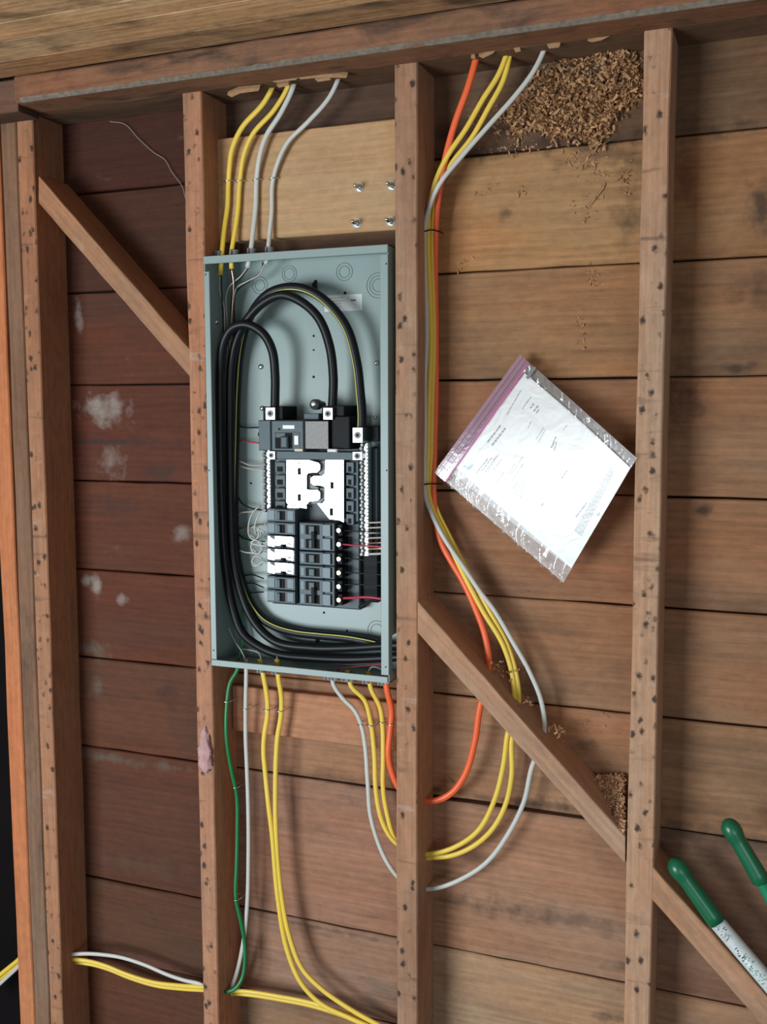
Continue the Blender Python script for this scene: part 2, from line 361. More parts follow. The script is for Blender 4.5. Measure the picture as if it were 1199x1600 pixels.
stud('corner_post', 0,24, 54,77, 180, .002, YB-.001, M['sooty'], (.19,.12,.085), 'dirty dark corner post between the orange jamb and the first stud', 'post')
stud('door_jamb', -30,-4, 31,53.5, 180, .001, YB+.03, M['jamb'], (.46,.19,.090), 'smooth orange-brown jamb board at the far left edge', 'jamb')
# ledger (proud) and plate
zl0 = zpl+.0002
def depth_at_z(px,py,z):
    ry = w3(RT @ Vector(((px-599.5)/F,(py-800)/F,1))); return (z-CAMZ)/ry.z*ry.y-DIST
YLF = sum(depth_at_z(px,py,zl0) for px,py in ((125,147),(300,118),(600,79),(1000,24)))/4
print('ledger front', YLF)
ltop = (P(125,99,YLF).z+P(700,20,YLF).z)/2
xl = P(24,160,YLF).x
M['stained'] = wood('stained_beam_wood', dirt=.92, dust=.25, knots=.3, dirt_scale=2.6, grain=1.3)
o = timber('ledger_beam', M['stained'], [(xl,zl0),(xl,ltop),(.8,ltop),(.8,zl0)], YLF, -.001, AX_X, (.22,.115,.072), segs=30, rough=.0012, bev=.004)
tag(o, 'dark sooty horizontal beam with a pale dusty lower edge above the studs', 'beam')
o = timber('top_plate', M['sooty'], [(xl-.02,zpl+.0004),(xl-.02,ltop),(.8,ltop),(.8,zpl+.0004)], .0, YB-.001, AX_X, (.14,.085,.055), segs=6, rough=.0, bev=.001)
tag(o, 'dark top plate the cables come down through, behind the sooty beam', 'beam')
# pale dusty arris of the beam
dm = flat('pale_dust', (.19,.155,.12), .95, var=.65, scale=120)
vs=[];fs=[]; n=160
for i in range(n+1):
    x = xl+.01+(.8-xl-.01)*i/n; w = .0015+.0025*rng.random(); u=.0005+.002*rng.random()
    vs += [Vector((x,YLF-.0006,zl0+.0035+w)), Vector((x,YLF-.0008,zl0+.0035)), Vector((x,YLF+.0038,zl0-.0008)), Vector((x,YLF+.0045+u,zl0-.0010))]
for i in range(n):
    for k in range(3): fs.append((i*4+k,(i+1)*4+k,(i+1)*4+k+1,i*4+k+1))
dust = mk('dust_line', vs, fs, dm); dust.parent = bpy.data.objects['ledger_beam']; dust.location = WO[dust]-WO[bpy.data.objects['ledger_beam']]
dust['label'] = 'pale grey dust worn along the lower edge'
# ceiling boards running along the wall
ceil = empty('ceiling', (-.4,-.5,ltop), 'rough yellow-brown ceiling boards above the wall', kind='structure')
y = YLF+.003; cc = [(.40,.26,.15),(.60,.43,.26),(.66,.47,.28),(.60,.42,.25),(.55,.40,.24)]
i = 0
while y > -1.15:
    wdt = rng.uniform(.062,.085); col = cc[min(i,4)]
    y0, y1 = y-wdt+.0022, y
    zc = ltop+.001
    vs=[];gs=[];fs=[]; off=Vector((rng.uniform(-9,9),rng.uniform(-9,9),rng.uniform(-9,9))); n=12
    for q in range(n+1):
        x = -2.2+3.1*q/n; j=rng.uniform(-.001,.001)
        ring=[(y0,zc+.001),(y0+.001,zc),(y1-.001+j,zc),(y1+j,zc+.001),(y1,zc+.02),(y0,zc+.02)]
        for (yy,zz) in ring: vs.append(Vector((x,yy,zz))); gs.append(off+Vector((x,zz,yy)))
    for q in range(n):
        for k in range(6): k2=(k+1)%6; fs.append((q*6+k,q*6+k2,(q+1)*6+k2,(q+1)*6+k))
    fs.append((5,4,3,2,1,0)); fs.append(tuple(n*6+k for k in range(6)))
    mk('board', vs, fs, M['ceiling'], ceil, False, gs, col)
    y -= wdt; i += 1
# near-black sheets painted as the unlit opening beyond the jamb, header over it
xj = P(0,900,0).x
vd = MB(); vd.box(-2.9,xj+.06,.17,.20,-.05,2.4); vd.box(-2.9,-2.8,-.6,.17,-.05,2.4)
tag(vd.build('opening_shade_sheet', M['dark']), kind='structure')
o = timber('door_header', M['sooty'], [(-2.6,zl0-.012),(-2.6,ltop),(xl-.004,ltop),(xl-.004,zl0-.012)], YLF+.012, -.002, AX_X, (.13,.08,.06), segs=4, rough=.001)
tag(o, 'dark header over the opening at the top left corner', 'beam')
o = timber('opening_shade_board', M['sooty'], [(-2.6,1.5),(-2.6,zl0-.031),(xl-.10,zl0-.031),(xl-.10,1.5)], YB+.04, YB+.06, AX_X, (.03,.02,.02), segs=1)  # filler board, the shade of the opening put into its colour
tag(o, 'near-black board added as shade in the opening left of the orange jamb', 'board')

# braces
def brace(pu0, pu1, pl0, pl1, label, col=(.36,.205,.128), group='diagonal braces'):
    a0,a1,b0,b1 = P(*pl0),P(*pl1),P(*pu0),P(*pu1)
    ax = (a1-a0).normalized()
    o = timber('diagonal_brace', M['brace'], [(a0.x,a0.z),(b0.x,b0.z),(b1.x,b1.z),(a1.x,a1.z)], .0005, YB-.0015, Vector((ax.x,0,ax.z)), col, segs=12, rough=.0009, bev=.002)
    return tag(o, label, 'brace', group)
# lower edge first (a), upper edge (b); ends cut plumb against the studs
brace((60,274),(297,547),(60,318),(297,590), 'diagonal brace in the upper left bay, falling from corner stud to panel stud')
brace((653,940),(977,1307),(653,990),(977,1350), 'diagonal brace below the plastic bag with orange, yellow and white cables through it', (.40,.27,.20))
pa, pb_, pc, pd = (1019,1352),(1290,1660),(1017,1404),(1290,1715)
brace(pa,pb_,pc,pd, 'diagonal brace in the lower right corner behind the green lopper handles', (.40,.255,.175))

# blocking in the panel bay
def block(name, mat, pts, y0, y1, col, label, cat):
    q = [P(x,y_,y0) for x,y_ in pts]   # bl, tl, tr, br
    o = timber(name, mat, [(q[0].x,q[0].z),(q[1].x,q[1].z),(q[2].x,q[2].z),(q[3].x,q[3].z)], y0, y1, AX_X, col, segs=6, rough=.0006)
    return tag(o, label, cat)
x2r = P(318,400,0).x+.0015; x3l = P(617,400,0).x-.001
zt_, zb_ = (P(339,216,.052).z+P(612,187,.052).z)/2, (P(339,377,.052).z+P(600,362,.052).z)/2
pine = timber('pine_board', M['pine'], [(x2r-.008,zb_),(x2r-.008,zt_),(x3l,zt_),(x3l,zb_)], .052, YB-.002, AX_X, (.47,.33,.20), segs=6, rough=.0004)
tag(pine, 'new pale pine board with four bolt ends above the grey panel', 'board')
zt_, zb_ = (P(362,1075,.066).z+P(612,1095,.066).z)/2, (P(362,1144,.066).z+P(612,1169,.066).z)/2
o = timber('nailing_block', M['brace'], [(x2r+.004,zb_),(x2r+.004,zt_),(x3l-.001,zt_),(x3l-.001,zb_)], .066, YB-.002, AX_X, (.42,.22,.135), segs=6, rough=.0006)
tag(o, 'orange-brown horizontal block just below the grey panel', 'block')
# bolt ends through the pine board
for px, py, l in ((562,293,'upper left'),(612,290,'upper right, touching the stud'),(558,349,'lower left'),(611,346,'lower right, touching the stud')):
    p = P(px,py,.052); p.x = min(p.x, x3l-.0085)
    e = empty('bolt_end', (p.x,.052,p.z), f'bolt end on the pine board, {l}', 'bolt', 'bolt ends')
    MB().lathe((p.x,.0518,p.z),(0,-1,0),[(0,.0085),(.0012,.0085)],16).build('washer', M['steel'], e)
    MB().lathe((p.x,.0506,p.z),(0,-1,0),[(0,.0058),(.0055,.0058),(.006,.005)],6).build('nut', M['steel'], e)
    pr=[(.0,.003)]; 
    for k in range(7): pr += [(.006+k*.0018,.0034),(.0069+k*.0018,.0028)]
    pr += [(.0195,.0030),(.021,.0018)]
    MB().lathe((p.x,.0506,p.z),(0,-1,0),pr,10).build('threaded_shank', M['steel'], e, True)

# ------------------------------------------------------------------ the electrical panel
XL, XR = (P(320,400,0).x+P(332,1030,0).x)/2, (P(609,383,0).x+P(608,1068,0).x)/2
XL = max(XL, P(318,600,0).x-.004)
ZT, ZB = (P(320,400,-.004).z+P(609,382,-.004).z)/2, (P(331,1040,-.004).z+P(608,1068,-.004).z)/2
YF, YK = -.004, .082
panel = empty('electrical_panel', ((XL+XR)/2,YK,ZB), 'open grey-green electrical panel box full of breakers between two studs', 'electrical panel')
t = .0016
MB().box(XL,XR,YK-t,YK,ZB,ZT).build('back_plate', M['enamel'], panel)
MB().box(XL,XL+t,YF+.002,YK,ZB,ZT).build('side_wall', M['enamel'], panel)
# right wall with a cable knockout: pieces around the opening
kz0, kz1 = P(600,1040,.045).z, P(600,985,.045).z
MB().box(XR-t,XR,YF+.002,YK,kz1,ZT).box(XR-t,XR,YF+.002,YK,ZB,kz0).box(XR-t,XR,YF+.002,.012,kz0,kz1).build('side_wall', M['enamel'], panel)
MB().box(XL,XR,YF,YK,ZT-t,ZT).build('top_wall', M['enamel'], panel)
MB().box(XL,XR,YF,YK,ZB,ZB+t).build('bottom_wall', M['enamel'], panel)
fw = .0112
zf1 = P(324,424,YF).z; 
MB().box(XL,XL+fw,YF,YF+t,ZB+.012,zf1,.0008).build('side_flange', M['enamel'], panel)
MB().box(XR-.0145,XR,YF,YF+t,ZB+.014,ZT-.016,.0008).build('side_flange', M['enamel'], panel)
MB().box(XL,XR,YF-.0008,YF+t,ZT-.0135,ZT,.0008).build('top_flange', M['enamel'], panel)
MB().box(XL,XR-.002,YF-.0008,YF+t,ZB,ZB+.0115,.0008).build('bottom_flange', M['enamel'], panel)
for px,py in ((321.5,429),(327,735),(334,1016),(606,412),(603,1042),(606,735)):
    p=P(px,py,YF); x = min(max(p.x,XL+.003),XR-.003)
    MB().lathe((x,YF-.0003,p.z),(0,1,0),[(0,.0014),(.0006,.0014)],10).build('screw_hole', M['hole'], panel)
def ring(cx, cz, r, y, mat, wdt=.0006, n=36, a0=0, a1=2*math.pi):
    vs=[];fs=[]
    for k in range(n+1):
        q=a0+(a1-a0)*k/n; c,s_=math.cos(q),math.sin(q)
        vs += [(cx+c*(r-wdt),y,cz+s_*(r-wdt)),(cx+c*r,y-.0006,cz+s_*r),(cx+c*(r+wdt),y,cz+s_*(r+wdt))]
    for k in range(n): fs += [(k*3,k*3+1,k*3+4,k*3+3),(k*3+1,k*3+2,k*3+5,k*3+4)]
    return vs,fs
yk = YK-t-.0003
for px,py,rr in ((453,428,(.010,.0145)),(539,425,(.010,.0155)),(407,446,(.010,.0155)),(592,446,(.011,.0165,.022)),(590,985,(.012,.018))):
    mb=MB(); p=P(px,py,YK)
    for r in rr: mb.add(*ring(min(p.x,XR-.026),p.z,r,yk,None))
    mb.build('knockout_ring', M['enamel_dark'], panel)
for px,py,r in ((491,525,.0022),(491,547,.0018),(491,589,.0025),(540,458,.0028),(507,957,.0022),(393,755,.0022),(497,1000,.0045),(558,637,.0022),(543,985,.002),(494,441,.004)):
    p=P(px,py,YK); MB().lathe((p.x,yk+.0002,p.z),(0,-1,0),[(0,r),(.0003,r)],14).build('punched_hole', M['hole'], panel)
for px,py,r in ((407,573,.0052),(588,567,.0045),(409,638,.005),(586,652,.0035)):
    p=P(px,py,YK-.004); MB().lathe((p.x,yk,p.z),(0,-1,0),[(0,r),(.0015,r*.95),(.0032,r*.55),(.0036,0.0004)],16).build('mounting_screw', M['tin'], panel, True)
p=P(337,503,.03); MB().lathe((XL+t,.035,p.z),(1,0,0),[(0,.005),(.0015,.0048),(.003,.0025),(.0034,.0003)],14).build('mounting_screw', M['tin'], panel, True)
# hanging loop on the back
p=P(494,449,YK); MB().box(p.x-.003,p.x+.003,YK-.012,yk,p.z-.007,p.z+.007,.002).build('hanging_tab', M['hole'], panel)
# sticker
a,b = P(508,462,YK),P(567,485,YK)
MB().box(a.x,b.x,yk-.0003,yk+.0001,b.z,a.z).build('sticker', M['sticker'], panel)['label']='silver-white sticker with faint print'
mb=MB()
for k in range(4): mb.box(a.x+.004,a.x+.030+.01*rng.random(),yk-.0005,yk-.0003,a.z-.005-.0052*k,a.z-.0058-.0052*k)
mb.box(b.x-.022,b.x-.012,yk-.0005,yk-.0003,a.z-.012,a.z-.009); mb.build('sticker_print', M['ink'], panel)

def PR(x0,y0,x1,y1,Y):
    cx,cy=(x0+x1)/2,(y0+y1)/2
    return P(x0,cy,Y).x,P(x1,cy,Y).x,P(cx,y1,Y).z,P(cx,y0,Y).z      # X0,X1,Z0,Z1
def pbox(name, x0,y0,x1,y1, Y0, Y1, mat, parent, b=.0008):
    X0,X1,Z0,Z1 = PR(x0,y0,x1,y1,Y0)
    return MB().box(X0,X1,Y0,Y1,Z0,Z1,b).build(name, mat, parent)
# bus assembly
YBASE=.052
base = pbox('bus_base', 424,707,562,948, YBASE, YK-t, M['plastic'], panel, .002)
pbox('cross_bar', 431,706,560,718, .034, YBASE, M['plastic2'], panel)
pbox('side_plate', 560,700,590,868, .060, YK-t, M['plastic'], panel, .001)
# clip towers each side
for x0,x1 in ((430,446),(541,553)):
    for k in range(5 if x0>500 else 4):
        y0 = 722+20.3*k
        pbox('stab_block', x0,y0,x1,y0+17, .040, YBASE, M['plastic2'], panel)
        pbox('stab_slot', x0+3,y0+7,x1-4,y0+15, .0395, .0405, M['hole'], panel, 0)
pbox('bus_rail', 553,720,560,815, .046, YBASE, M['plastic2'], panel)
# two interlocking tin-plated bus bars
def plate(name, pix, Y0, Y1, mat, parent, bev=.001):
    pts=[P(x,y_,Y0) for x,y_ in pix]; n=len(pts)
    vs=[(p.x,Y0,p.z) for p in pts]+[(p.x,Y1,p.z) for p in pts]
    return mk(name, vs, [tuple(range(n)),tuple(range(2*n-1,n-1,-1))]+[(i,(i+1)%n,n+(i+1)%n,n+i) for i in range(n)], mat, parent)
YS=.036
plate('bus_bar', [(448,719),(483,719),(497,723),(500,726),(500,734),(496,738),(482,739),(479,742),(479,765),(497,766),(500,769),(500,779),(496,782),(483,784),(479,789),(450,788),(448,785)], YS, YS+.003, M['tin'], panel)
plate('bus_bar', [(509,719),(537,719),(537,816),(531,813),(515,811),(496,787),(503,787),(508,782),(508,762),(505,759),(490,758),(486,755),(486,747),(490,744),(503,744),(508,740)], YS, YS+.003, M['tin'], panel)
for x0,y0,x1,y1 in ((465,731,470,742),(465,772,470,783),(516.5,753,521.5,764),(515.5,794,520.5,806),(464,723,470,724.5),(515,723,521,724.5)):
    pbox('bus_slot', x0,y0,x1,y1, YS-.0006, YS+.0005, M['hole'], panel, 0)
pbox('bus_slot', 483,735,500,743, .046,.0465, M['black'], panel, 0)
plate('bus_strap', [(499,722),(508,720),(509,738),(503,744),(498,740),(502,734)], .044,.047, M['clamp'], panel)
plate('bus_strap', [(500,763),(507,763),(507,780),(500,787),(486,787),(486,784),(497,782),(501,778)], .044,.047, M['clamp'], panel)
plate('bus_strap', [(480,741),(486,743),(486,757),(498,762),(497,765),(482,763)], .044,.047, M['clamp'], panel)
plate('bus_tab', [(449,790),(479,790),(479,795),(468,793),(462,796),(449,795)], YS+.002, YS+.004, M['tin'], panel)
# terminal bars with two staggered rows of screws
def bar(x, y0, y1, n, label, xw=10):
    a=P(x,y0,.040); b=P(x,y1,.040); hw=.0065
    br = MB().box(a.x-hw,a.x+hw,.040,.056,b.z,a.z,.001).build('terminal_bar', M['tin'], panel); br['label']=label
    for k in range(n):
        z=a.z+(b.z-a.z)*(k+.5)/n; dx = -.0030 if k%2 else -.0012
        MB().lathe((a.x+dx-.001,.0402,z),(-.25,-1,0.1),[(0,.0034),(.005,.0034),(.0058,.0028)],10).build('terminal_screw', M['tin_rough'], br)
        zz=z+(b.z-a.z)/n*.0
        MB().box(a.x+.0030,a.x+.0052,.0393,.0402,zz-.0012,zz+.0012).build('wire_port', M['hole'], br)
    return br
bar(417,703,800,19,'left tin-plated terminal bar of staggered screws')
bar(570,693,869,32,'right tin-plated terminal bar of staggered screws')
def lug(x0,y0,x1,y1,Y0,Y1,parent,name='lug'):
    l = pbox(name,x0,y0,x1,y1,Y0,Y1,M['tin'],parent,.0008)
    X0,X1,Z0,Z1=PR(x0,y0,x1,y1,Y0); cx,cz=(X0+X1)/2,(Z0+Z1)/2; r=(X1-X0)*.33
    MB().lathe((cx,Y0+.0002,cz),(0,-1,0),[(0,r),(.0008,r),(.0010,r*.8)],16).build('set_screw', M['clamp'], l)
    MB().lathe((cx,Y0-.0009,cz),(0,-1,0),[(0,r*.45),(.0003,r*.45)],6).build('hex_socket', M['hole'], l)
    return l
lug(551,668,567,692,.018,.046,panel,'neutral_lug')
pbox('lug_base',546,666,592,690,.046,YK-t,M['black'],panel,.001)
lug(418,705,430,718,.030,.040,panel,'bar_lug'); lug(551,706,566,719,.030,.040,panel,'bar_lug')
# main breaker
X0,X1,Z0,Z1=PR(404,656,546,704,.010)
mbk = empty('main_breaker', ((X0+X1)/2,YBASE,Z0), 'wide charcoal main breaker with two silver lugs at the top of the panel', 'circuit breaker')
pbox('body',404,656.5,423,704,.013,YK-t,M['plastic2'],mbk,.0015)
pbox('body',424,656.5,476,705,.010,YK-t,M['plastic'],mbk,.0015)
pbox('body',476.5,656.5,514,703,.012,YK-t,M['black'],mbk,.001)
pbox('body',514.5,650,547,702,.020,YK-t,M['black'],mbk,.002)
pbox('face_plate',425,657.5,474,704,.0085,.0102,M['plastic2'],mbk,.001)
pbox('printed_label',477.5,658.5,513,701,.0114,.0121,M['grey_label'],mbk,0)['label']='grey paper label with fine print'
pbox('white_label',442,664.5,460,670,.0080,.0086,M['label'],mbk,0)
pbox('handle_recess',430,676,457,701,.0080,.0088,M['hole'],mbk,0)
pbox('handle',438,682,449,700,.000,.0085,M['plastic2'],mbk,.002)
pbox('handle_shoulder',430,676,446,684,.0065,.0082,M['plastic2'],mbk,.001)
pbox('rating_window',458,675,469,701,.0078,.0086,M['plastic'],mbk,.0004)
pbox('white_label',460,681,466,695,.0072,.0079,M['label'],mbk,0)
pbox('cream_tab',460,701,473,705.5,.006,.0085,M['cream'],mbk,.001)
pbox('white_tab',511,701.5,526,706.5,.006,.012,M['label'],mbk,.002)
pbox('marking_dot',435,669,438,672,.0080,.0086,M['hole'],mbk,0)
lug(415,636.5,430,656,.014,.032,mbk); lug(505,637,520,656,.014,.032,mbk)
pbox('lug_shroud',411,635,442,656.5,.024,YK-t,M['black'],mbk,.001); pbox('lug_shroud',503,634,538,650,.024,YK-t,M['black'],mbk,.001)
pbox('hold_down_bracket',475,646,498,656,.024,.060,M['plastic2'],mbk,.001)
p=P(490,632,.020); MB().lathe((p.x,.060,p.z),(0,-1,0),[(0,.006),(.020,.006),(.022,.0095),(.036,.0095),(.038,.0085)],16).build('hold_down_screw', M['plastic'], mbk, True)
MB().lathe((p.x-.001,.0225,p.z+.001),(0,-1,0),[(0,.0062),(.002,.006),(.0034,.003),(.0036,.0004)],14).build('screw_head', M['tin'], mbk, True)
p=P(402,679,.02); MB().lathe((p.x+.004,.03,p.z),(-1,0,0),[(0,.004),(.006,.004)],10).build('side_screw', M['hole'], mbk)
# branch breakers
def breaker(y0,y1,side,poles,shiny,label,grp):
    x0,x1 = ((416,462.5) if side=='L' else (467,521.5)); YF_=.014
    X0,X1,Z0,Z1=PR(x0,y0,x1,y1,YF_); g=.0003; Z0+=g; Z1-=g
    e = empty('circuit_breaker', ((X0+X1)/2,YBASE,Z0), label, 'circuit breaker', grp)
    MB().box(X0,X1,YF_+.004,YBASE,Z0,Z1,.0008).build('body', M['plastic'], e)
    W=X1-X0; s=(lambda u:X0+W*u) if side=='L' else (lambda u:X1-W*u)     # u: 0 at the outer (terminal) end
    MB().box(s(.30),s(.98),YF_,YF_+.0042,Z0+.0004,Z1-.0004,.001).build('raised_face', M['plastic2'] if side=='R' else M['plastic'], e)
    hz=(Z1-Z0)/poles
    for k in range(poles):
        a=Z0+hz*k; b=a+hz
        lab = M['silver_label'] if shiny else M['rating']
        if side=='L':
            if shiny:
                mk('rating_label',[(s(.03),YF_+.0035,a+.003),(s(.25),YF_+.0035,a+.0012),(s(.25),YF_+.0035,b-.008),(s(.12),YF_+.0035,b-.0045),(s(.10),YF_+.0035,b-.002),(s(.03),YF_+.0035,b-.0015)],[(0,1,2,3,4,5)],lab,e)
                mk('face_label',[(s(.31),YF_-.0004,a+.0045),(s(.50),YF_-.0004,a+.0055),(s(.62),YF_-.0004,a+.0065),(s(.72),YF_-.0004,a+.0045),(s(.92),YF_-.0004,a+.0030),(s(.93),YF_-.0004,b-.0032),(s(.88),YF_-.0004,b-.0010),(s(.31),YF_-.0004,b-.0008)],[(0,1,2,3,4,5,6,7)],lab,e)
                MB().box(s(.50),s(.68),YF_-.001,YF_,a+.0010,a+.0075).build('handle_slot', M['hole'], e)
                MB().box(s(.56),s(.63),YF_-.005,YF_,a+.0015,a+.0060,.0006).build('handle', M['black'], e)
                MB().box(s(.72),s(.84),YF_-.0012,YF_-.0004,a+.0075,a+.0098).build('small_mark', M['plastic'], e)
            else:
                MB().box(s(.02),s(.26),YF_+.0030,YF_+.0045,a+.003,b-.003,.0004).build('rating_label', M['rating'], e)
                MB().box(s(.45),s(.64),YF_-.0004,YF_+.001,a+.0035,b-.0035).build('handle_slot', M['hole'], e)
                MB().box(s(.40),s(.50),YF_-.0045,YF_,a+.0045,b-.0045,.0008).build('handle', M['plastic2'], e)
                MB().box(s(.72),s(.92),YF_-.0006,YF_+.001,a+.004,b-.003,.0004).build('face_label', M['rating'], e)
                MB().box(s(.32),s(.36),YF_-.0006,YF_+.001,a+.004,b-.004).build('embossed_mark', M['rating'], e)
        else:
            MB().box(s(.09),s(.31),YF_-.0006,YF_+.001,a+.0022,b-.0022,.0004).build('rating_label', M['rating'], e)
            MB().box(s(.40),s(.80),YF_-.0003,YF_+.001,a+.0040,b-.0040).build('handle_slot', M['hole'], e)
            MB().box(s(.52),s(.68),YF_-.0050,YF_,a+.0050,b-.0050,.0010).build('handle', M['plastic2'], e)
            MB().box(s(.84),s(.94),YF_-.0006,YF_+.001,a+.004,b-.004,.0004).build('embossed_mark', M['rating'], e)
            cx=X1+.0060; cz=(a+b)/2
            MB().box(X1,X1+.0115,YF_+.012,YBASE,a+.002,b-.002,.001).build('terminal_block', M['black'], e)
            MB().lathe((cx,YF_+.012,cz),(0,-1,0),[(0,.0046),(.003,.0046),(.0042,.0038)],12).build('terminal_screw', M['brass'] if k%2==0 and y0>855 else M['tin'], e)
            MB().box(cx-.0034,cx+.0034,YF_+.0074,YF_+.0080,cz-.0006,cz+.0006).build('screw_slot', M['hole'], e)
        if side=='R' and poles==2 and k==0:
            MB().box(s(.50),s(.60),YF_-.0065,YF_-.003,a+.006,b+.010,.0008).build('handle_tie', M['black'], e)
    return e
Lb=[(795,816,0,'single charcoal breaker, uppermost of the left column'),(816,836,0,'single charcoal breaker, second of the left column, just above the silver-faced ones'),
 (837,857,1,'silver-faced breaker, upper of the three in the left column'),(857.5,878,1,'silver-faced breaker, middle of the three in the left column'),(878.5,899,1,'silver-faced breaker, lower of the three in the left column'),
 (901,922,0,'single charcoal breaker directly below the silver-faced ones'),(922.5,943,0,'single charcoal breaker at the bottom of the left column')]
for a,b,sh,l in Lb: breaker(a,b,'L',1,sh,l,'left column of breakers')
for a,b,po,l in [(817,861,2,'double-pole charcoal breaker, uppermost of the right column, red wire from it'),(862,883.5,1,'single charcoal breaker in the right column directly under the upper double breaker'),
 (884,904.5,1,'single charcoal breaker in the right column directly above the lower double breaker'),(905,947,2,'double-pole charcoal breaker at the bottom of the right column')]:
    breaker(a,b,'R',po,0,l,'right column of breakers')
pbox('breaker_shadow_block',538,818,590,940,.062,YK-t,M['black'],panel,.001)  # black block painted in for the shadow right of the breakers
# clamps where the cables enter
for px,py,up in ((341,390,1),(366,389,1),(393,387,1),(421,385,1),(408,1051,0),(431,1054,0),(513,1064,0),(524,1066,0),(541,1068,0),(549,1069,0),(573,1072,0),(597,1076,0)):
    x=P(px,py,.03).x; x=min(x,XR-.009); z=ZT if up else ZB; d=1 if up else -1
    MB().lathe((x,.035,z-d*.002),(0,0,d),[(0,.0075),(.006,.0075),(.0065,.0060),(.013,.0060),(.0135,.0070),(.016,.0068)],12).build('cable_clamp', M['clamp'], panel)
    MB().box(x-.008,x-.005,.028,.042,z+d*.006,z+d*.015,.0006).build('clamp_ear', M['clamp'], panel)

# ------------------------------------------------------------------ heavy black feeders
R0=.0081
def feeder(pts, label):
    o = tube('feeder_cable', pts, M['cable_black'], R0, None, None, 16, .006)
    return tag(o, label, 'cable', 'thick black feeder cables')
A=[(429.5,645,.034),(430,622,.034),(430,585,.032),(425,546,.028),(411,521,.024),(385,507,.020),(363,513,.020),(350,535,.022),(345,568,.024),(344,640,.028),(345,720,.030),(347,800,.032),(352,880,.034),(364,950,.036),(380,990,.038),(405,1010,.042),(434,1022,.045),(489,1028,.046),(544,1030,.046),(596,1028,.046),(640,1025,.046)]
B=[(519,645,.034),(520.5,618,.034),(521,590,.032),(515,540,.028),(498,497,.024),(470,471,.022),(441,461,.022),(412,473,.026),(386,500,.032),(369,535,.040),(362,570,.044),(360,640,.046),(360,720,.046),(361,800,.046),(365,870,.048),(380,935,.050),(400,975,.050),(430,1002,.050),(489,1012,.050),(544,1012,.050),(596,1009,.052),(640,1007,.052)]
Cc=[(565,675,.034),(566,650,.034),(563,611,.034),(558,568,.032),(543,514,.030),(521,482,.030),(495,460,.030),(470,450,.030),(442,450,.034),(418,460,.038),(398,482,.046),(384,512,.054),(375,551,.060),(370,611,.062),(368,680,.062),(366,780,.062),(368,850,.062),(376,900,.062),(390,940,.062),(409,966,.062),(430,979,.060),(461,988,.058),(503,993,.056),(544,997,.056),(572,1002,.054),(598,1008,.060),(640,1012,.060)]
feeder(A,'thick black cable from the left lug making the smallest arch in the panel')
feeder(B,'thick black cable from the right lug making the middle arch in the panel')
fc=feeder(Cc,'thick black cable with a yellow stripe making the outermost arch in the panel')
line=spline([P(*p) for p in Cc],.006); ctr=Vector((-.80,.03,1.38)); off=[]
for i,p in enumerate(line):
    tt=(line[min(i+1,len(line)-1)]-line[max(i-1,0)]).normalized(); inw=(ctr-p); inw.y=0; inw=inw-tt*inw.dot(tt); inw.normalize()
    d=(inw*.55+Vector((0,-1,0))*.83); d=(d-tt*d.dot(tt)).normalized(); off.append(p+d*(R0-.0004))
vs,fs=tube_geo(off,.0013,.0013,8); st=mk('stripe',vs,fs,M['stripe'],fc,True); st['label']='yellow stripe'

# ------------------------------------------------------------------ sheathed cables
def cable(pts, mat, label, rx, ry, name='sheathed_cable', grp=None):
    o=tube(name, pts, M[mat], rx, ry, None, 12, .008); return tag(o,label,'cable',grp)
Yt=.045
cable([(429,100,.034),(427,132,.034),(413,160,.036),(378,200,.038),(363,233,.040),(359,262,.042),(357,290,.045),(356,320,.045),(351,355,.042),(347,395,.035),(346,410,.035),(344,430,.035)],'yellow','leftmost yellow cable from the top plate into the panel top',.0050,.0034)
cable([(455,100,.034),(452,130,.034),(430,170,.036),(395,210,.038),(382,240,.040),(375,285,.045),(372,330,.045),(366,370,.040),(362,395,.035),(362,420,.035)],'yellow','yellow cable into the panel top beside the white pair',.0046,.0032)
cable([(463,100,.028),(460,130,.030),(440,175,.034),(415,215,.038),(406,245,.040),(401,283,.045),(400,320,.045),(396,360,.040),(392,392,.035),(389,408,.036),(387,418,.038)],'white','left of the two white cables entering the panel top',.0048,.0032)
cable([(536,95,.034),(530,120,.034),(515,152,.036),(480,192,.038),(450,222,.040),(434,255,.042),(426,287,.045),(425,330,.045),(421,370,.040),(419,392,.035),(418,404,.036),(415,412,.038)],'white','right white cable entering the panel top, bending far from the plate',.0042,.0030)
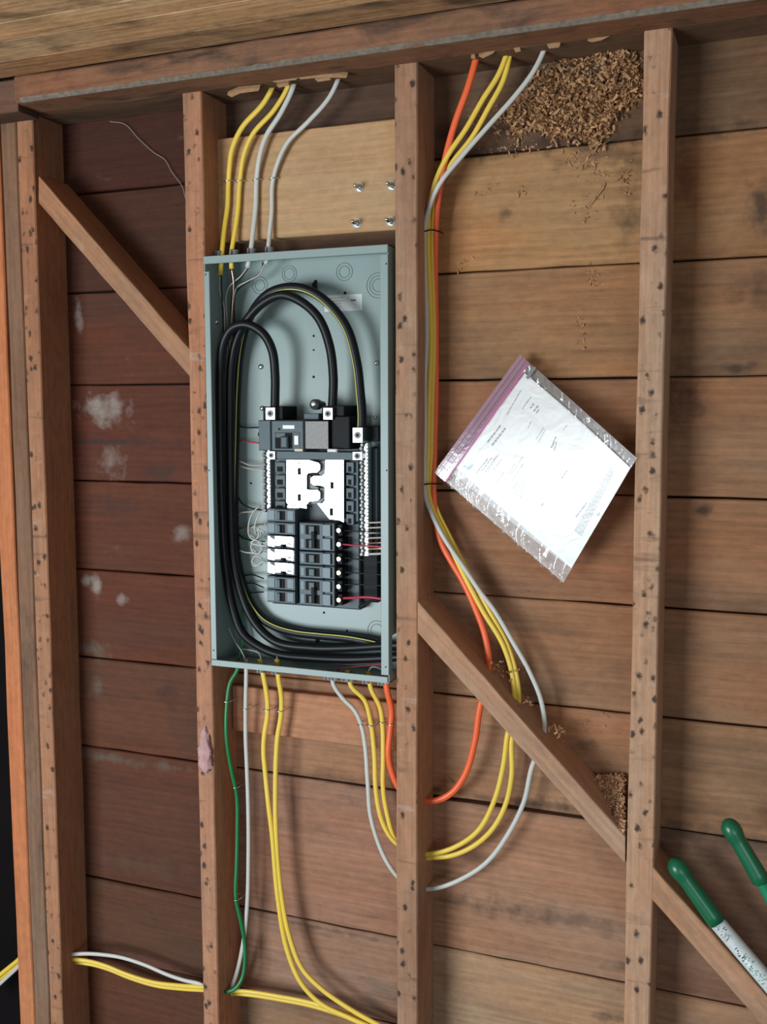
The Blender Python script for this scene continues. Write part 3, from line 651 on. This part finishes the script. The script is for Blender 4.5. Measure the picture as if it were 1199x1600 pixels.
# bay 3 bundle, through the brace, through the stud, back up into the panel bottom
ys=.044
cable([(750,55,.03),(745,87,.03),(732,135,.032),(712,190,.036),(698,240,.040),(688,290,.046),(682,340,.052),(680,400,.056),(681,530,.058),(681,617,.058),(679,705,.056),(678,775,.052),(689,845,.050),(707,880,.050),(722,905,.050),(745,955,.048),(758,992,.048),(765,1045,.046),(760,1075,.044),(751,1102,.044),(742,1160,.046),(727,1210,.048),(707,1238,.048),(685,1250,.048),(664,1252,.046),(640,1247,.044),(624,1232,.042),(612,1205,.040),(607,1180,.038),(610,1140,.040),(612,1110,.040),(605,1078,.035),(601,1050,.035)],'orange','thick orange cable beside the stud, through the brace and back to the panel',.0058,.0046)
def yc(k):
    d=k
    if k==0:
        return [(800,50,.03),(794,78,.03),(780,115,.032),(755,155,.034),(728,202,.036),(700,243,.038),(681,283,.040),(671,325,.044),(669,375,.046),(672,460,.047),(674,530,.048),(671,617,.048),(669,705,.046),(668,755,.046),(675,792,.046),(697,839,.045),(716,880,.045),(740,927,.045),(755,955,.045),(785,1005,.045),(800,1050,.045),(804,1092,.044),(800,1120,.044),(793,1150,.044),(787,1195,.046),(773,1250,.046),(748,1297,.046),(710,1324,.048),(675,1334,.048),(655,1334,.046),(632,1326,.043),(612,1310,.040),(597,1282,.040),(588,1238,.040),(585,1176,.042),(579,1125,.042),(570,1094,.040),(549,1072,.035),(545,1058,.035),(543,1047,.035)]
    return [(804,50,.034),(798.5,78,.034),(787,125,.036),(763,170,.038),(737,216,.042),(705,257,.046),(685,296,.048),(677,350,.052),(676,400,.054),(678,530,.054),(676,617,.054),(674,705,.052),(673,755,.052),(681,792,.052),(703,839,.051),(724,880,.051),(746,920,.050),(765,955,.050),(792,1005,.050),(806,1050,.048),(811,1092,.047),(806,1125,.047),(800,1155,.047),(800,1210,.048),(790,1258,.050),(770,1295,.050),(740,1322,.052),(705,1337,.052),(675,1340,.052),(655,1341,.050),(634,1332,.046),(617,1310,.043),(606,1275,.043),(599,1233,.042),(599,1182,.042),(598,1134,.042),(594,1105,.040),(580,1076,.035),(577,1062,.035),(576,1050,.035)]
cable(yc(0),'yellow','yellow cable from the stud-side bundle, left one of the curving pair below the panel',.0045,.0034)
cable(yc(1),'yellow','yellow cable from the stud-side bundle, entering the panel bottom beside the orange cable',.0045,.0034)
cable([(858,50,.03),(853,71,.03),(835,110,.030),(805,150,.030),(765,195,.030),(722,244,.030),(687,288,.032),(671,325,.036),(663,368,.040),(663,400,.041),(666,470,.042),(667,530,.042),(664,600,.042),(664,676,.042),(663,734,.040),(665,775,.040),(679,812,.040),(700,850,.040),(726,888,.042),(750,924,.044),(770,950,.044),(800,1000,.044),(828,1050,.044),(846,1095,.044),(851,1140,.044),(844,1170,.046),(832,1197,.048),(819,1253,.050),(790,1310,.052),(760,1348,.052),(720,1374,.052),(685,1387,.052),(665,1389,.050),(645,1386,.046),(622,1370,.042),(604,1345,.040),(591,1316,.040),(579,1273,.040),(575,1224,.040),(571,1168,.042),(565,1134,.042),(555,1111,.040),(535,1090,.038),(521,1069,.035),(518,1050,.035)],'white','long white cable right of the stud, looping lowest and back into the panel bottom',.0042,.0032)
# below the panel
wp=[(385,1030,.035),(385,1050,.035),(384,1100,.038),(384,1150,.042),(386,1200,.044),(388,1260,.044),(388.5,1330,.044),(386,1420,.044),(379,1480,.044),(366,1532,.042),(357,1549,.040),(330,1546,.042),(312,1537,.044),(290,1532,.044),(265,1524,.046),(225,1507,.046),(190,1496,.044),(165,1492,.042),(135,1490,.040),(104,1492,.036),(70,1496,.034),(40,1500,.05),(25,1514,.07),(0,1537,.09),(-30,1565,.1)]
cable(wp,'white','white cable hanging straight from the panel bottom, then left through the corner stud',.0042,.0030)
yp=[(660,1632,.040),(600,1610,.044),(550,1588,.046),(490,1568,.046),(430,1556,.046),(392,1550,.044),(360,1547,.042),(330,1543,.040),(312,1542,.042),(280,1540,.046),(240,1535,.048),(200,1523,.048),(165,1509,.046),(140,1502,.044),(104,1498,.038),(70,1497,.036),(40,1492,.05),(25,1503,.07),(0,1523,.09),(-30,1546,.1)]
cable(yp,'yellow','yellow cable running low across the two left bays through both studs',.0048,.0034)
cable([(x+ (3 if 100<x<330 else 2), y_+5, Y+.008) for x,y_,Y in yp],'yellow','second yellow cable lying close beneath the low yellow one',.0040,.0030)
cable([(406,1030,.035),(412,1057,.035),(418,1094,.040),(418,1117,.042),(413,1150,.042),(412,1176,.042),(414,1200,.042),(420,1260,.040),(425,1300,.040),(434,1400,.040),(449,1485,.040),(470,1535,.038),(500,1567,.038),(550,1592,.038),(620,1622,.038)],'yellow','left of the two yellow cables dropping together from the panel bottom',.0050,.0034)
cable([(433,1030,.035),(435,1057,.035),(440,1091,.040),(439,1120,.042),(434,1150,.042),(432,1176,.042),(431,1200,.042),(431.5,1300,.042),(440,1400,.042),(453,1465,.042),(472,1513,.042),(500,1543,.042),(540,1572,.042),(585,1598,.042),(640,1626,.042)],'yellow','right of the two yellow cables dropping together from the panel bottom',.0050,.0034)
gw=tube('ground_wire',[(373,1030,.04),(371,1047,.036),(360,1066,.030),(355,1097,.024),(354,1150,.020),(362,1204,.030),(370,1242,.040),(371,1300,.040),(370,1350,.036),(369,1405,.032),(376,1437,.036),(382,1470,.042),(383,1500,.042),(378,1530,.036),(366,1546,.028),(352,1550,.024)],M['green'],.0038,.0036,None,12)
tag(gw,'green ground wire curving down from the panel bottom by the stud','wire')
# staples over the cables
def staple(px,py,Y,w,label,mat='steel',grp='cable staples'):
    c=P(px,py,Y); pts=[c+Vector((-w,.028,0.001)),c+Vector((-w,-.001,0)),c+Vector((-w*.6,-.0055,.0005)),c+Vector((w*.6,-.0055,.001)),c+Vector((w,-.001,.0015)),c+Vector((w,.028,.002))]
    pts=[Vector((p.x,min(p.y,YB-.001),p.z)) for p in pts]
    vs,fs=tube_geo(spline(pts,.003),.0009,.0009,6); return tag(mk('cable_staple',vs,fs,M[mat],None,True),label,'staple',grp)
for px,py,Y,l in ((357,284,.045,'leftmost yellow cable'),(375,284,.045,'second yellow cable'),(401,282,.045,'left white cable'),(427,280,.045,'right white cable')): staple(px,py,Y,.0075,f'thin wire staple over the {l} above the panel')
for px,py,Y,l in ((355,1096,.024,'green wire'),(384,1108,.040,'white cable'),(418,1109,.042,'left of the paired yellow cables'),(438,1111,.042,'right of the paired yellow cables'),(566,1133,.042,'curving white cable'),(580,1134,.042,'left curving yellow cable'),(598,1129,.042,'right curving yellow cable'),(612,1132,.040,'orange cable')): staple(px,py,Y,.0080,f'bright staple over the {l} below the panel')
staple(370,1405,.032,.006,'small staple over the green wire low on the stud'); staple(369,1230,.038,.006,'small staple over the green wire halfway down')
for px,py,l in ((669,363,'upper'),(668,757,'lower')):
    c=P(px,py,.044); vs,fs=tube_geo(spline([c+Vector(q) for q in ((-.012,.008,-.001),(-.006,-.006,0),(.008,-.009,.002),(.018,.006,.001),(.020,.022,0))],.003),.0011,.0011,6)
    tag(mk('cable_tie',vs,fs,M['black'],None,True),f'{l} dark tie holding the cable bundle to the side of the stud','cable tie','cable ties')

# ------------------------------------------------------------------ small wires in the panel
def wire(pts, mat, label, r=.0013, cat='wire', grp='small wires in the panel', nm='wire'):
    return tag(tube(nm, pts, M[mat], r, None, None, 8, .004), label, cat, grp)
Wt='small wires behind the arches'
wire([(346,430,.035),(347,460,.04),(349,500,.05),(350,540,.06),(352,600,.066)],'cable_black','black conductor dropping from the leftmost yellow cable in the panel top')
wire([(344,432,.033),(343,450,.04),(350,478,.045),(351,510,.05),(353,560,.06)],'beige','pale conductor dropping down the left side wall from the yellow cable')
wire([(362,420,.035),(365,440,.04),(364,470,.05),(360,520,.06),(358,580,.066)],'copper','bare copper conductor from the second yellow cable at the panel top')
wire([(387,418,.038),(376,432,.042),(360,446,.046),(354,460,.050),(355,500,.060),(356,560,.068)],'beige','pale conductor sweeping left from the left white cable in the panel top')
wire([(389,417,.040),(380,430,.046),(366,446,.050),(362,470,.055),(361,500,.06),(361,560,.068)],'cable_black','black conductor sweeping left from the left white cable in the panel top')
wire([(414,412,.038),(404,430,.044),(386,440,.048),(370,450,.052),(364,475,.056),(362,510,.062),(362,560,.068)],'beige','pale conductor sweeping far left from the right white cable in the panel top')
wire([(411,410,.040),(410,420,.044),(398,434,.050),(380,446,.056),(369,456,.058),(366,500,.066),(365,560,.07)],'cable_black','black conductor sweeping far left from the right white cable in the panel top')
Lw='left side wire'
wire([(366,664,.072),(385,668,.060),(404,668,.045)],'cable_black','short black wire into the left side of the main breaker, upper')
wire([(366,688,.072),(385,690,.060),(404,692,.045)],'red','short dark red wire into the left side of the main breaker, lower')
wire([(366,716,.070),(376,721,.064),(392,727,.056),(412,727,.046)],'beige','upper pale wire into the left terminal bar near its top')
wire([(366,722,.072),(378,729,.066),(394,733,.058),(412,734,.046)],'beige','lower pale wire into the left terminal bar near its top')
wire([(370,770,.072),(376,784,.066),(390,793,.056),(415,798,.044)],'cable_black','black wire curving into the uppermost breaker of the left column')
wire([(366,806,.070),(378,801,.064),(395,799,.056),(414,790,.046)],'beige','pale wire into the lower end of the left terminal bar')
wire([(374,826,.070),(392,822,.058),(416,818,.044)],'copper','copper-coloured wire beside the second breaker of the left column')
def coil(cx,cy,r,Y,label,turns=1.3,col='white'):
    c=P(cx,cy,Y); k=r/395*.42*1.05; pts=[c+Vector((-.022,.02,-.004))]
    for i in range(int(14*turns)+1):
        q=-1.2+2*math.pi*i/14; pts.append(c+Vector((math.cos(q)*k,.008-.011*i/14/turns,math.sin(q)*k*1.08)))
    pts.append(c+Vector((k*2.1,.0,k*.2)))
    vs,fs=tube_geo(spline(pts,.003),.0014,.0014,8); tag(mk('coiled_wire',vs,fs,M[col],None,True),label,'wire','coiled white wires')
coil(397,833,10,.045,'uppermost small coil of white wire left of the breakers'); coil(400,855,10.5,.040,'middle small coil of white wire beside the silver-faced breakers',1.6); coil(401,877,8,.042,'lowest small coil of white wire, half open',.9)
wire([(407,790,.046),(396,800,.040),(389,818,.040),(390,838,.046),(398,844,.05)],'white','white wire arching above the uppermost small coil')
wire([(413,795,.046),(404,806,.042),(398,824,.044),(400,835,.048)],'white','second white wire arching above the uppermost small coil')
wire([(372,820,.072),(375,838,.070),(384,844,.066),(412,846,.046)],'green','dark green wire passing behind the small coils')
wire([(372,834,.066),(384,842,.060),(400,845,.052),(414,846,.046)],'cable_black','black wire into the upper silver-faced breaker')
wire([(370,858,.066),(384,863,.056),(400,864,.050),(415,862,.046)],'white','white wire running behind the middle coil to the breaker')
for a,b,l in ((900,904,'upper'),(913,918,'middle'),(928,925,'lower')): wire([(378,a,.074),(394,a-2,.066),(412,b,.05)],'cable_black',f'{l} black wire into the bottom breakers of the left column')
for y0,y1,y2,l in ((828,830,832,'upper pole of the top double breaker'),(871,873,879,'third terminal screw'),(893,895,898,'fourth terminal screw'),(914,913,915,'fifth terminal screw')):
    wire([(532,y0,.034),(552,y1,.030),(575,(y1+y2)/2,.028),(597,y2,.026),(606,y2+1,.026)],'cable_black',f'black wire running right from the {l}')
wire([(532,850,.030),(552,852,.024),(575,853,.018),(590,854,.016),(606,856,.016)],'red','thin red wire running right from the upper double breaker',.0016)
wire([(530,935,.032),(552,934,.024),(575,933,.018),(598,936,.015)],'red','thick red wire running right from the bottom double breaker',.0024)
wire([(598,938,.02),(585,938,.016),(561,949,.012)],'cable_black','cut black cable end pointing down left by the bottom red wire',.0024)
for k,(yy,mt,l) in enumerate(((817,'beige','first'),(825,'beige','second'),(833,'beige','third'),(841,'beige','fourth'),(849,'copper','fifth'),(858,'copper','sixth'),(866,'white','seventh'))):
    wire([(572,yy,.044),(585,yy-.5,.038),(597,yy-1,.034),(606,yy-1,.034)],mt,f'{l} from the top of the short wires right of the terminal bar',.0015 if k<5 else .0020,grp='short ground wires')
# conductor ends at the bottom of the box
for px,py,mt,l in ((408,1030,'yellow','left of the pair'),(434,1032,'yellow','right of the pair')):
    wire([(px,py,.035),(px-2,py-8,.040),(px-16,py-14,.052),(px-32,py-16,.066)],'beige',f'pale conductor leaving the yellow cable {l} inside the panel bottom')
wire([(385,1035,.035),(378,1018,.042),(366,1000,.052),(356,975,.062),(353,950,.068)],'white','white conductor curling up the left side wall from the panel bottom')
wire([(520,1052,.036),(530,1045,.038),(545,1043,.040),(600,1037,.045)],'red','red conductor lying along the panel bottom')
wire([(574,1052,.036),(582,1042,.038),(592,1044,.042),(603,1050,.045)],'white','short pale conductor at the right end of the panel bottom')
wire([(373,1030,.04),(380,1000,.055),(379,950,.068),(375,900,.074)],'green','green conductor climbing the left side wall of the panel')

# ------------------------------------------------------------------ plastic bag with paper
def lerp(a,b,t): return a+(b-a)*t
BL,BT,BR,BBm = (P(679,738,.052),P(813,554,.062),P(995,716,-.012),P(880,911,.040))
def bagpt(u,v,off=0,wr=0):
    """u from the zip edge (0) to the far edge (1); v from the lower-left edge (0) to the upper edge (1)"""
    p = lerp(lerp(BL,BBm,u),lerp(BT,BR,u),v)
    bulge = math.sin(math.pi*min(1,max(0,u)))*math.sin(math.pi*v)
    y = p.y - .010*bulge + off
    if wr:
        e = max(0,1-v/.16)+max(0,(v-.86)/.14)*.8+max(0,(u-.95)/.05)*.3
        y += wr*e*(.0050*math.sin(u*61+3*math.sin(u*13)+v*22)+.0040*math.sin(u*109+v*70+2*math.sin(v*31)))
    return Vector((p.x,y,p.z))
def sheet(name, u0,u1,v0,v1, nu,nv, off, wr, mat, parent=None, th=0):
    vs=[];fs=[]
    for i in range(nu+1):
        for j in range(nv+1):
            u,v=lerp(u0,u1,i/nu),lerp(v0,v1,j/nv)
            vs.append(bagpt(u,v,off,wr))
    for i in range(nu):
        for j in range(nv): a=i*(nv+1)+j; fs.append((a,a+1,a+nv+2,a+nv+1))
    if th:
        n=len(vs); vs+= [v+Vector((0,th,0)) for v in vs]; fs+=[tuple(n+k for k in f[::-1]) for f in fs[:]]
    return mk(name,vs,fs,mat,parent,True)
bag=empty('plastic_bag',tuple(BBm),'clear zip bag with a mauve band, tilted on the boards, holding a white sheet','bag')
sheet('front_film',.085,1,.0,.13,90,16,-.003,1,M['film'],bag); sheet('front_film',.085,1,.13,.93,24,24,-.003,0,M['film_flat'],bag)
sheet('front_film',.085,1,.93,1.0,90,8,-.003,1,M['film'],bag)
sheet('back_film',.0,1,0,1,30,30,.004,0,M['film_flat'],bag)
z1=sheet('zip_band',.0,.088,0,1,8,40,-.002,0,M['zip'],bag,.0006); z1['label']='translucent mauve band of the bag top'
for u in (.018,.050): sheet('zip_ridge',u,u+.010,0.0,1,2,40,-.0035,0,M['zip'],bag,.0012)
sheet('zip_line',.088,.097,.01,.99,2,40,-.0042,0,M['pink'],bag,.0006)['label']='bright magenta line'
# paper: corners measured from the photograph, inverse of bag coordinates
def uv_of(px,py):
    # numeric inverse on the bag surface
    u=v=.5
    for _ in range(25):
        p=bagpt(u,v); r=p-CAM; 
        def pix(q):
            r=q-CAM; x,y_,z_=r.dot(right),r.dot(down),r.dot(fwd); return 599.5+F*x/z_,800+F*y_/z_
        a=pix(p); e=1e-3; b=pix(bagpt(u+e,v)); c=pix(bagpt(u,v+e))
        j11,j12,j21,j22=(b[0]-a[0])/e,(c[0]-a[0])/e,(b[1]-a[1])/e,(c[1]-a[1])/e; dx,dy=px-a[0],py-a[1]; det=j11*j22-j12*j21
        u+=(dx*j22-dy*j12)/det; v+=(j11*dy-j21*dx)/det
    return u,v
pc=[uv_of(*q) for q in ((703,735),(820,583),(985,731),(893,888))]   # lower-left, top, right, bottom
def papt(s_,t_,off=0):      # s: away from the zip, t: along the zip upwards
    u=lerp(lerp(pc[0][0],pc[3][0],s_),lerp(pc[1][0],pc[2][0],s_),t_); v=lerp(lerp(pc[0][1],pc[3][1],s_),lerp(pc[1][1],pc[2][1],s_),t_)
    v += .018*math.sin(math.pi*s_)*(t_-.45)*1.2
    return bagpt(u,v,off)
vs=[];fs=[];n=24
for i in range(n+1):
    for j in range(n+1): vs.append(papt(i/n,j/n,.0005))
for i in range(n):
    for j in range(n): a=i*(n+1)+j; fs.append((a,a+1,a+n+2,a+n+1))
N0=len(vs); vs+=[v+Vector((0,.0008,0)) for v in vs]; fs+=[tuple(N0+k for k in f[::-1]) for f in fs[:]]
pp=empty('paper_form',tuple((vs[0]+vs[N0-1])/2),'white printed permit sheet inside the clear plastic bag','paper')
mk('sheet',vs,fs,M['paper'],pp,True)
# print: strokes of words, positions from the photograph (start px, end px, weight)
def stroke_mesh(strokes, mat, name):
    mb=MB()
    for (x0,y0,x1,y1,w) in strokes:
        L_=math.hypot(x1-x0,y1-y0); pos=0
        while pos<L_:
            wl=min(L_-pos, rng.uniform(3.5,8)); t0,t1=pos/L_,(pos+wl)/L_; pos+=wl+rng.uniform(.8,1.6)
            if wl<1: continue
            nx,ny=(y1-y0)/L_*w*.65,-(x1-x0)/L_*w*.65; q=[]
            for tx,sg in ((t0,1),(t1,1),(t1,-1),(t0,-1)):
                x,y_=lerp(x0,x1,tx)+sg*nx,lerp(y0,y1,tx)+sg*ny; u,v=uv_of(x,y_); q.append(bagpt(u,v,-.0003))
            mb.add(q,[(0,1,2,3)])
    return mb.build(name, mat, pp)
dk=[(762,691,783,664,1.6),(769,696,790,669,2.0),(745,739,763,716,1.5),(753,736,769,715,1.1),(758,739,776,712,.9),(763,736,780,709,.8),(771,734,784,718,1.0),
    (829,638,836,628,1.1),(834,643,841,634,1.4),(838,646,842,640,1.1),(861,700,866,692,1.5),(864,694,869,682,1.0),(866,704,870,690,1.0),(878,748,886,735,1.4),(846,791,850,786,1.4),(900,808,917,786,1.5),(818,725,812,733,1.0)]
lt=[(792,648,814,610,.8),(819,635,830,620,.8),(816,640,826,626,.7),(774,758,788,738,.8),(794,742,806,722,.9),(799,740,817,714,.8),(800,752,812,735,.8),(802,764,810,752,1.2),(805,770,820,748,.9),(808,776,820,756,.8),(812,780,822,762,.8),(825,670,830,658,.6),(838,686,850,668,.6),(842,690,852,672,.6),(880,672,887,664,.8),(934,806,937,801,1.2)]
for k in range(6): lt.append((898+k*2.0,830+k*1.6,955+k*1.0,730+k*1.5,.7))
stroke_mesh(dk,M['ink'],'print'); stroke_mesh(lt,M['ink_light'],'fine_print'); 
lg=stroke_mesh([(725,727,729,731,2.5),(730,733,734,731,4),(733,732,739,726,3.5)],M['ink_blue'],'logo'); lg['label']='small blue-green bird-like logo'
# crumpled staple / dark fold at the bag's upper corner
q=[uv_of(*a) for a in ((823,590),(828,582),(837,573),(846,583),(856,592),(850,600))]
MB().add([bagpt(u,v,-.0045) for u,v in q[:3]]+[bagpt(q[2][0]+.012,q[2][1],-.0045),bagpt(q[0][0]+.02,q[0][1],-.0045)],[(0,1,2,3,4)]).build('dark_fold',M['clamp'],bag)

# ------------------------------------------------------------------ lopper with green handles
lp=empty('lopper',tuple(P(1412,1756,.0)),'long-handled lopper with green grips leaning in the lower right corner','garden tool')
def arm(pa,pb,Ya,Yb,rad_px,second):
    a=P(*pa,Ya); b=P(*pb,Yb); d=(b-a).normalized(); r=rad_px/395*.405; L_=(b-a).length
    g=L_
    prof=[(0,.0005),(.003,r*.55),(.009,r*.92),(.017,r*1.08),(.026,r*1.05),(.034,r*.90),(.040,r*.88)]
    prof+=[(.040+(g-.040)*k/6, r*(.88+.02*k)) for k in range(1,7)]
    if second: prof+=[(g+.004,r*.70)]
    MB().lathe(a,d,prof,24).build('grip',M['grip'],lp,True)
    for k in range(9):
        if not second: continue
        c=a+d*(.05+k*.009); 
    return a,b,d,r
a,b,d,r=arm((1049,1341),(1121,1441),.010,.004,14.5,False)
e1=P(1290,1640,-.005); d1=(e1-b).normalized()
sh=MB().lathe(b-d1*.01,d1,[(0,r*.86),((e1-b).length+.03,r*.86)],24).build('shaft',M['white_paint'],lp,True); sh['label']='worn white shaft with printed marks'
# printed marks on the white shaft: a dark block stamp and a band of green lettering
def marks(x0,y0,x1,y1,n,col,wd,seed):
    rr=random.Random(seed); mb=MB(); side=d1.cross(Vector((0,-1,0))).normalized(); f=Vector((0,-1,0)); f=(f-d1*f.dot(d1)).normalized()
    q0,q1=P(x0,y0,0),P(x1,y1,0); s0=(q0-b).dot(d1); s1=(q1-b).dot(d1); R_=r*.86+.0003
    for k in range(n):
        s_=lerp(s0,s1,(k+.5)/n); w=(s1-s0)/n*rr.uniform(.35,.75); a0=rr.uniform(-wd,wd*.2); a1=a0+rr.uniform(.2,.55)
        pt=lambda s2,an: b+d1*s2+(f*math.cos(an)+side*math.sin(an))*R_
        mb.add([pt(s_,a0),pt(s_+w,a0),pt(s_+w,a1),pt(s_,a1)],[(0,1,2,3)])
    mb.build('print',col,sh)
marks(1130,1436,1150,1458,14,M['ink'],.7,1); marks(1144,1450,1150,1458,9,M['clamp'],.7,5); marks(1168,1478,1215,1535,34,M['green_paint'],.9,2); marks(1160,1468,1176,1488,6,M['ink'],.5,3)
a2,b2,d2,r2=arm((1134,1279),(1190,1376),-.004,-.008,13.5,True)
e2=P(1330,1640,-.008); d3=(e2-b2).normalized()
MB().lathe(b2-d3*.004,d3,[(0,r2*.66),((e2-b2).length,r2*.60)],20).build('shaft',M['green_paint'],lp,True)
MB().lathe(P(1335,1690,-.02),(0,1,0),[(0,.02),(.02,.02)],20).build('pivot',M['steel'],lp)
bl=P(1335,1690,-.006)
MB().add([bl+Vector(q) for q in ((-.03,0,.04),(.04,0,.03),(.035,0,-.05),(.01,0,-.11),(-.01,0,-.06),(-.03,.004,.04),(.04,.004,.03),(.035,.004,-.05),(.01,.004,-.11),(-.01,.004,-.06))],[(0,1,2,3,4),(9,8,7,6,5),(0,1,6,5),(1,2,7,6),(2,3,8,7),(3,4,9,8),(4,0,5,9)]).build('blade',M['steel'],lp)

# ------------------------------------------------------------------ shavings, splinters, fluff, cobweb
def chips(name, pts, mat, label, cat, sz=(.004,.010), kind='stuff'):
    """pts: list of world points; curled little shavings"""
    vs=[];fs=[]
    for p in pts:
        L_=rng.uniform(*sz); w=L_*rng.uniform(.25,.5); a=Vector((rng.uniform(-1,1),rng.uniform(-.6,.6),rng.uniform(-1,1))).normalized()
        b=a.orthogonal().normalized(); b=Matrix.Rotation(rng.uniform(0,6.28),3,a)@b; c=a.cross(b); n0=len(vs); k=3; cur=rng.uniform(.5,2.2)
        for i in range(k+1):
            q=(i/k-.5)*cur*2; R_=L_/(2*cur)
            o=a*math.sin(q)*R_*1.6+c*(1-math.cos(q))*R_*1.6
            vs+=[p+o-b*w/2,p+o+b*w/2]
        for i in range(k): fs.append((n0+2*i,n0+2*i+1,n0+2*i+3,n0+2*i+2))
    for v in vs: v.y=min(v.y,YB-.0005)
    o=mk(name,vs,fs,mat); return tag(o,label,cat,kind=kind)
# outline of the big clump stuck to the top boards in the right bay
def inpoly(x,y,poly):
    c=False
    for i in range(len(poly)):
        (x1,y1),(x2,y2)=poly[i],poly[i-1]
        if (y1>y)!=(y2>y) and x<(x2-x1)*(y-y1)/(y2-y1)+x1: c=not c
    return c
poly=[(800,165),(832,130),(858,112),(885,92),(905,98),(930,85),(955,62),(975,58),(986,85),(995,112),(1000,135),(985,158),(965,170),(950,200),(928,222),(905,214),(880,208),(860,208),(846,198),(822,196),(802,205),(795,185)]
pts=[]
while len(pts)<2300:
    x,y_=rng.uniform(790,1004),rng.uniform(55,228)
    if inpoly(x,y_,poly):
        if y_<118 and x<940 and rng.random()<.6: continue
        dd=rng.random(); pts.append(P(x,y_,YB-.003-.020*dd*dd))
for _ in range(700):
    i_=rng.randrange(len(poly)); (x1,y1),(x2,y2)=poly[i_],poly[i_-1]; q_=rng.random()
    pts.append(P(rng.gauss(x1+(x2-x1)*q_,6),rng.gauss(y1+(y2-y1)*q_,7),YB-.003-.006*rng.random()))
chips('wood_shavings',pts,M['chip'],'big clump of orange-brown wood shavings stuck on the top boards at right','wood shavings',(.004,.011))
pts=[]
for cx,cy,sx,sy,n in ((760,170,40,22,60),(800,230,40,14,50),(778,200,8,18,30),(930,262,40,30,30),(905,250,50,22,40),(975,285,12,25,30),(760,300,30,14,10),(815,305,16,10,14),(915,325,40,25,26),(720,410,30,18,8),(910,520,10,28,24),(926,430,14,22,18),(700,1215,18,12,8),(672,1240,3,60,36),(675,1330,4,50,24),(930,1130,30,30,10),(820,920,60,40,4)):
    for _ in range(n): pts.append(P(rng.gauss(cx,sx*.5),rng.gauss(cy,sy*.5),YB-.0015))
chips('scattered_shavings',pts,M['chip'],'thin scatter of wood crumbs on the boards of the bay with the bag','wood shavings',(.002,.007))
# heap in the corner on top of the lower brace, against the stud
pts=[]
hp=[(930,1212),(975,1212),(975,1300),(966,1296),(950,1272),(936,1248)]
while len(pts)<1300:
    x,y_=rng.uniform(925,976),rng.uniform(1206,1304)
    if inpoly(x,y_,hp):
        t_=(y_-1212)/90; pts.append(P(x,y_,max(.003,.080-.078*t_-rng.random()*.004)))
M['chip_pale'] = flat('pale_shavings', (.66,.42,.25), .8, var=.4, scale=60)
heap=chips('sawdust_heap',pts,M['chip_pale'],'heap of wood shavings in the corner between the lower brace and the right stud','wood shavings',(.004,.009))
# chips lying round the holes on the brace
pts=[P(rng.gauss(cx,7),rng.gauss(cy,4),rng.uniform(.02,.06)) for cx,cy in ((778,1040),(790,1052),(822,1098),(868,1140),(875,1146),(662,936)) for _ in range(16)]
chips('drilling_chips',pts,M['chip'],'drilling crumbs around the cable holes on top of the lower brace','wood shavings',(.003,.008))
pts=[P(rng.gauss(cx,2),rng.gauss(cy,3),rng.uniform(.02,.05)) for cx,cy in ((106,1504),(112,1510),(363,1555)) for _ in range(7)]
chips('hole_crumbs',pts,M['chip'],'few crumbs at the cable holes low in the two left studs','wood shavings',(.002,.005))
# torn splinters under the plate around the drilled holes
spl=empty('torn_splinters',tuple(P(470,123,.0)),'pale torn splinters under the beam around the four cable holes above the panel','splinter')
def sliver(pts,Y,par):
    q=[P(x,y_,Y) for x,y_ in pts]; n=len(q); q2=[p+Vector((0,.003,.006)) for p in q]
    mk('splinter',q+q2,[tuple(range(n)),tuple(range(2*n-1,n-1,-1))]+[(i,(i+1)%n,n+(i+1)%n,n+i) for i in range(n)],M['splinter'],par)
for s_ in ([(418,124),(440,119),(470,118),(462,125),(430,129)],[(462,119),(500,116),(528,116),(543,118),(541,122),(505,121),(470,124)],[(355,148),(372,140),(406,137),(404,142),(375,146),(362,152)],[(432,133),(450,130),(452,134),(436,137)],[(492,124),(515,121),(517,125),(497,128)]): sliver(s_,-.001,spl)
spl2=empty('torn_splinters',tuple(P(800,80,.0)),'pale torn splinters under the beam around the holes of the orange and white cables','splinter')
for s_ in ([(748,88),(762,80),(776,77),(770,84),(755,91)],[(803,76),(812,72),(814,80),(806,82)],[(855,70),(866,67),(876,68),(874,74),(858,76)],[(918,64),(938,57),(956,55),(940,63),(925,66)],[(736,88),(742,85),(743,92),(737,92)]): sliver(s_,-.001,spl2)
sliver([(919,322),(938,300),(946,288),(944,294),(924,320)],YB-.003,spl2)
# insulation tuft on the panel-side stud
vs=[];fs=[];nu,nv=22,14; c=P(320,1172,-.003)
for i in range(nu+1):
    for j in range(nv):
        ph=math.pi*i/nu; th=2*math.pi*j/nv; f=1+.28*math.sin(5*th+3*ph)+.22*math.sin(9*ph+2*th)+rng.uniform(-.12,.12)
        wx=.013*(1-.35*math.cos(ph))
        vs.append(c+Vector((math.sin(ph)*math.cos(th)*wx*f,-abs(math.sin(ph)*math.sin(th))*.007*f+.003,math.cos(ph)*.046)))
for i in range(nu):
    for j in range(nv): j2=(j+1)%nv; fs.append((i*nv+j,i*nv+j2,(i+1)*nv+j2,(i+1)*nv+j))
tag(mk('insulation_tuft',vs,fs,M['fluff'],None,True),'pinkish scrap of insulation fluff caught on the stud below left of the panel','insulation')
vs,fs=tube_geo(spline([P(x,y_,YB-.006) for x,y_ in ((172,190),(195,194),(215,215),(240,238),(258,250),(268,268),(285,292),(290,310))],.006),.0007,.0007,6)
tag(mk('cobweb_strand',vs,fs,M['web'],None,True),'dusty cobweb strand hanging across the upper left bay','cobweb')
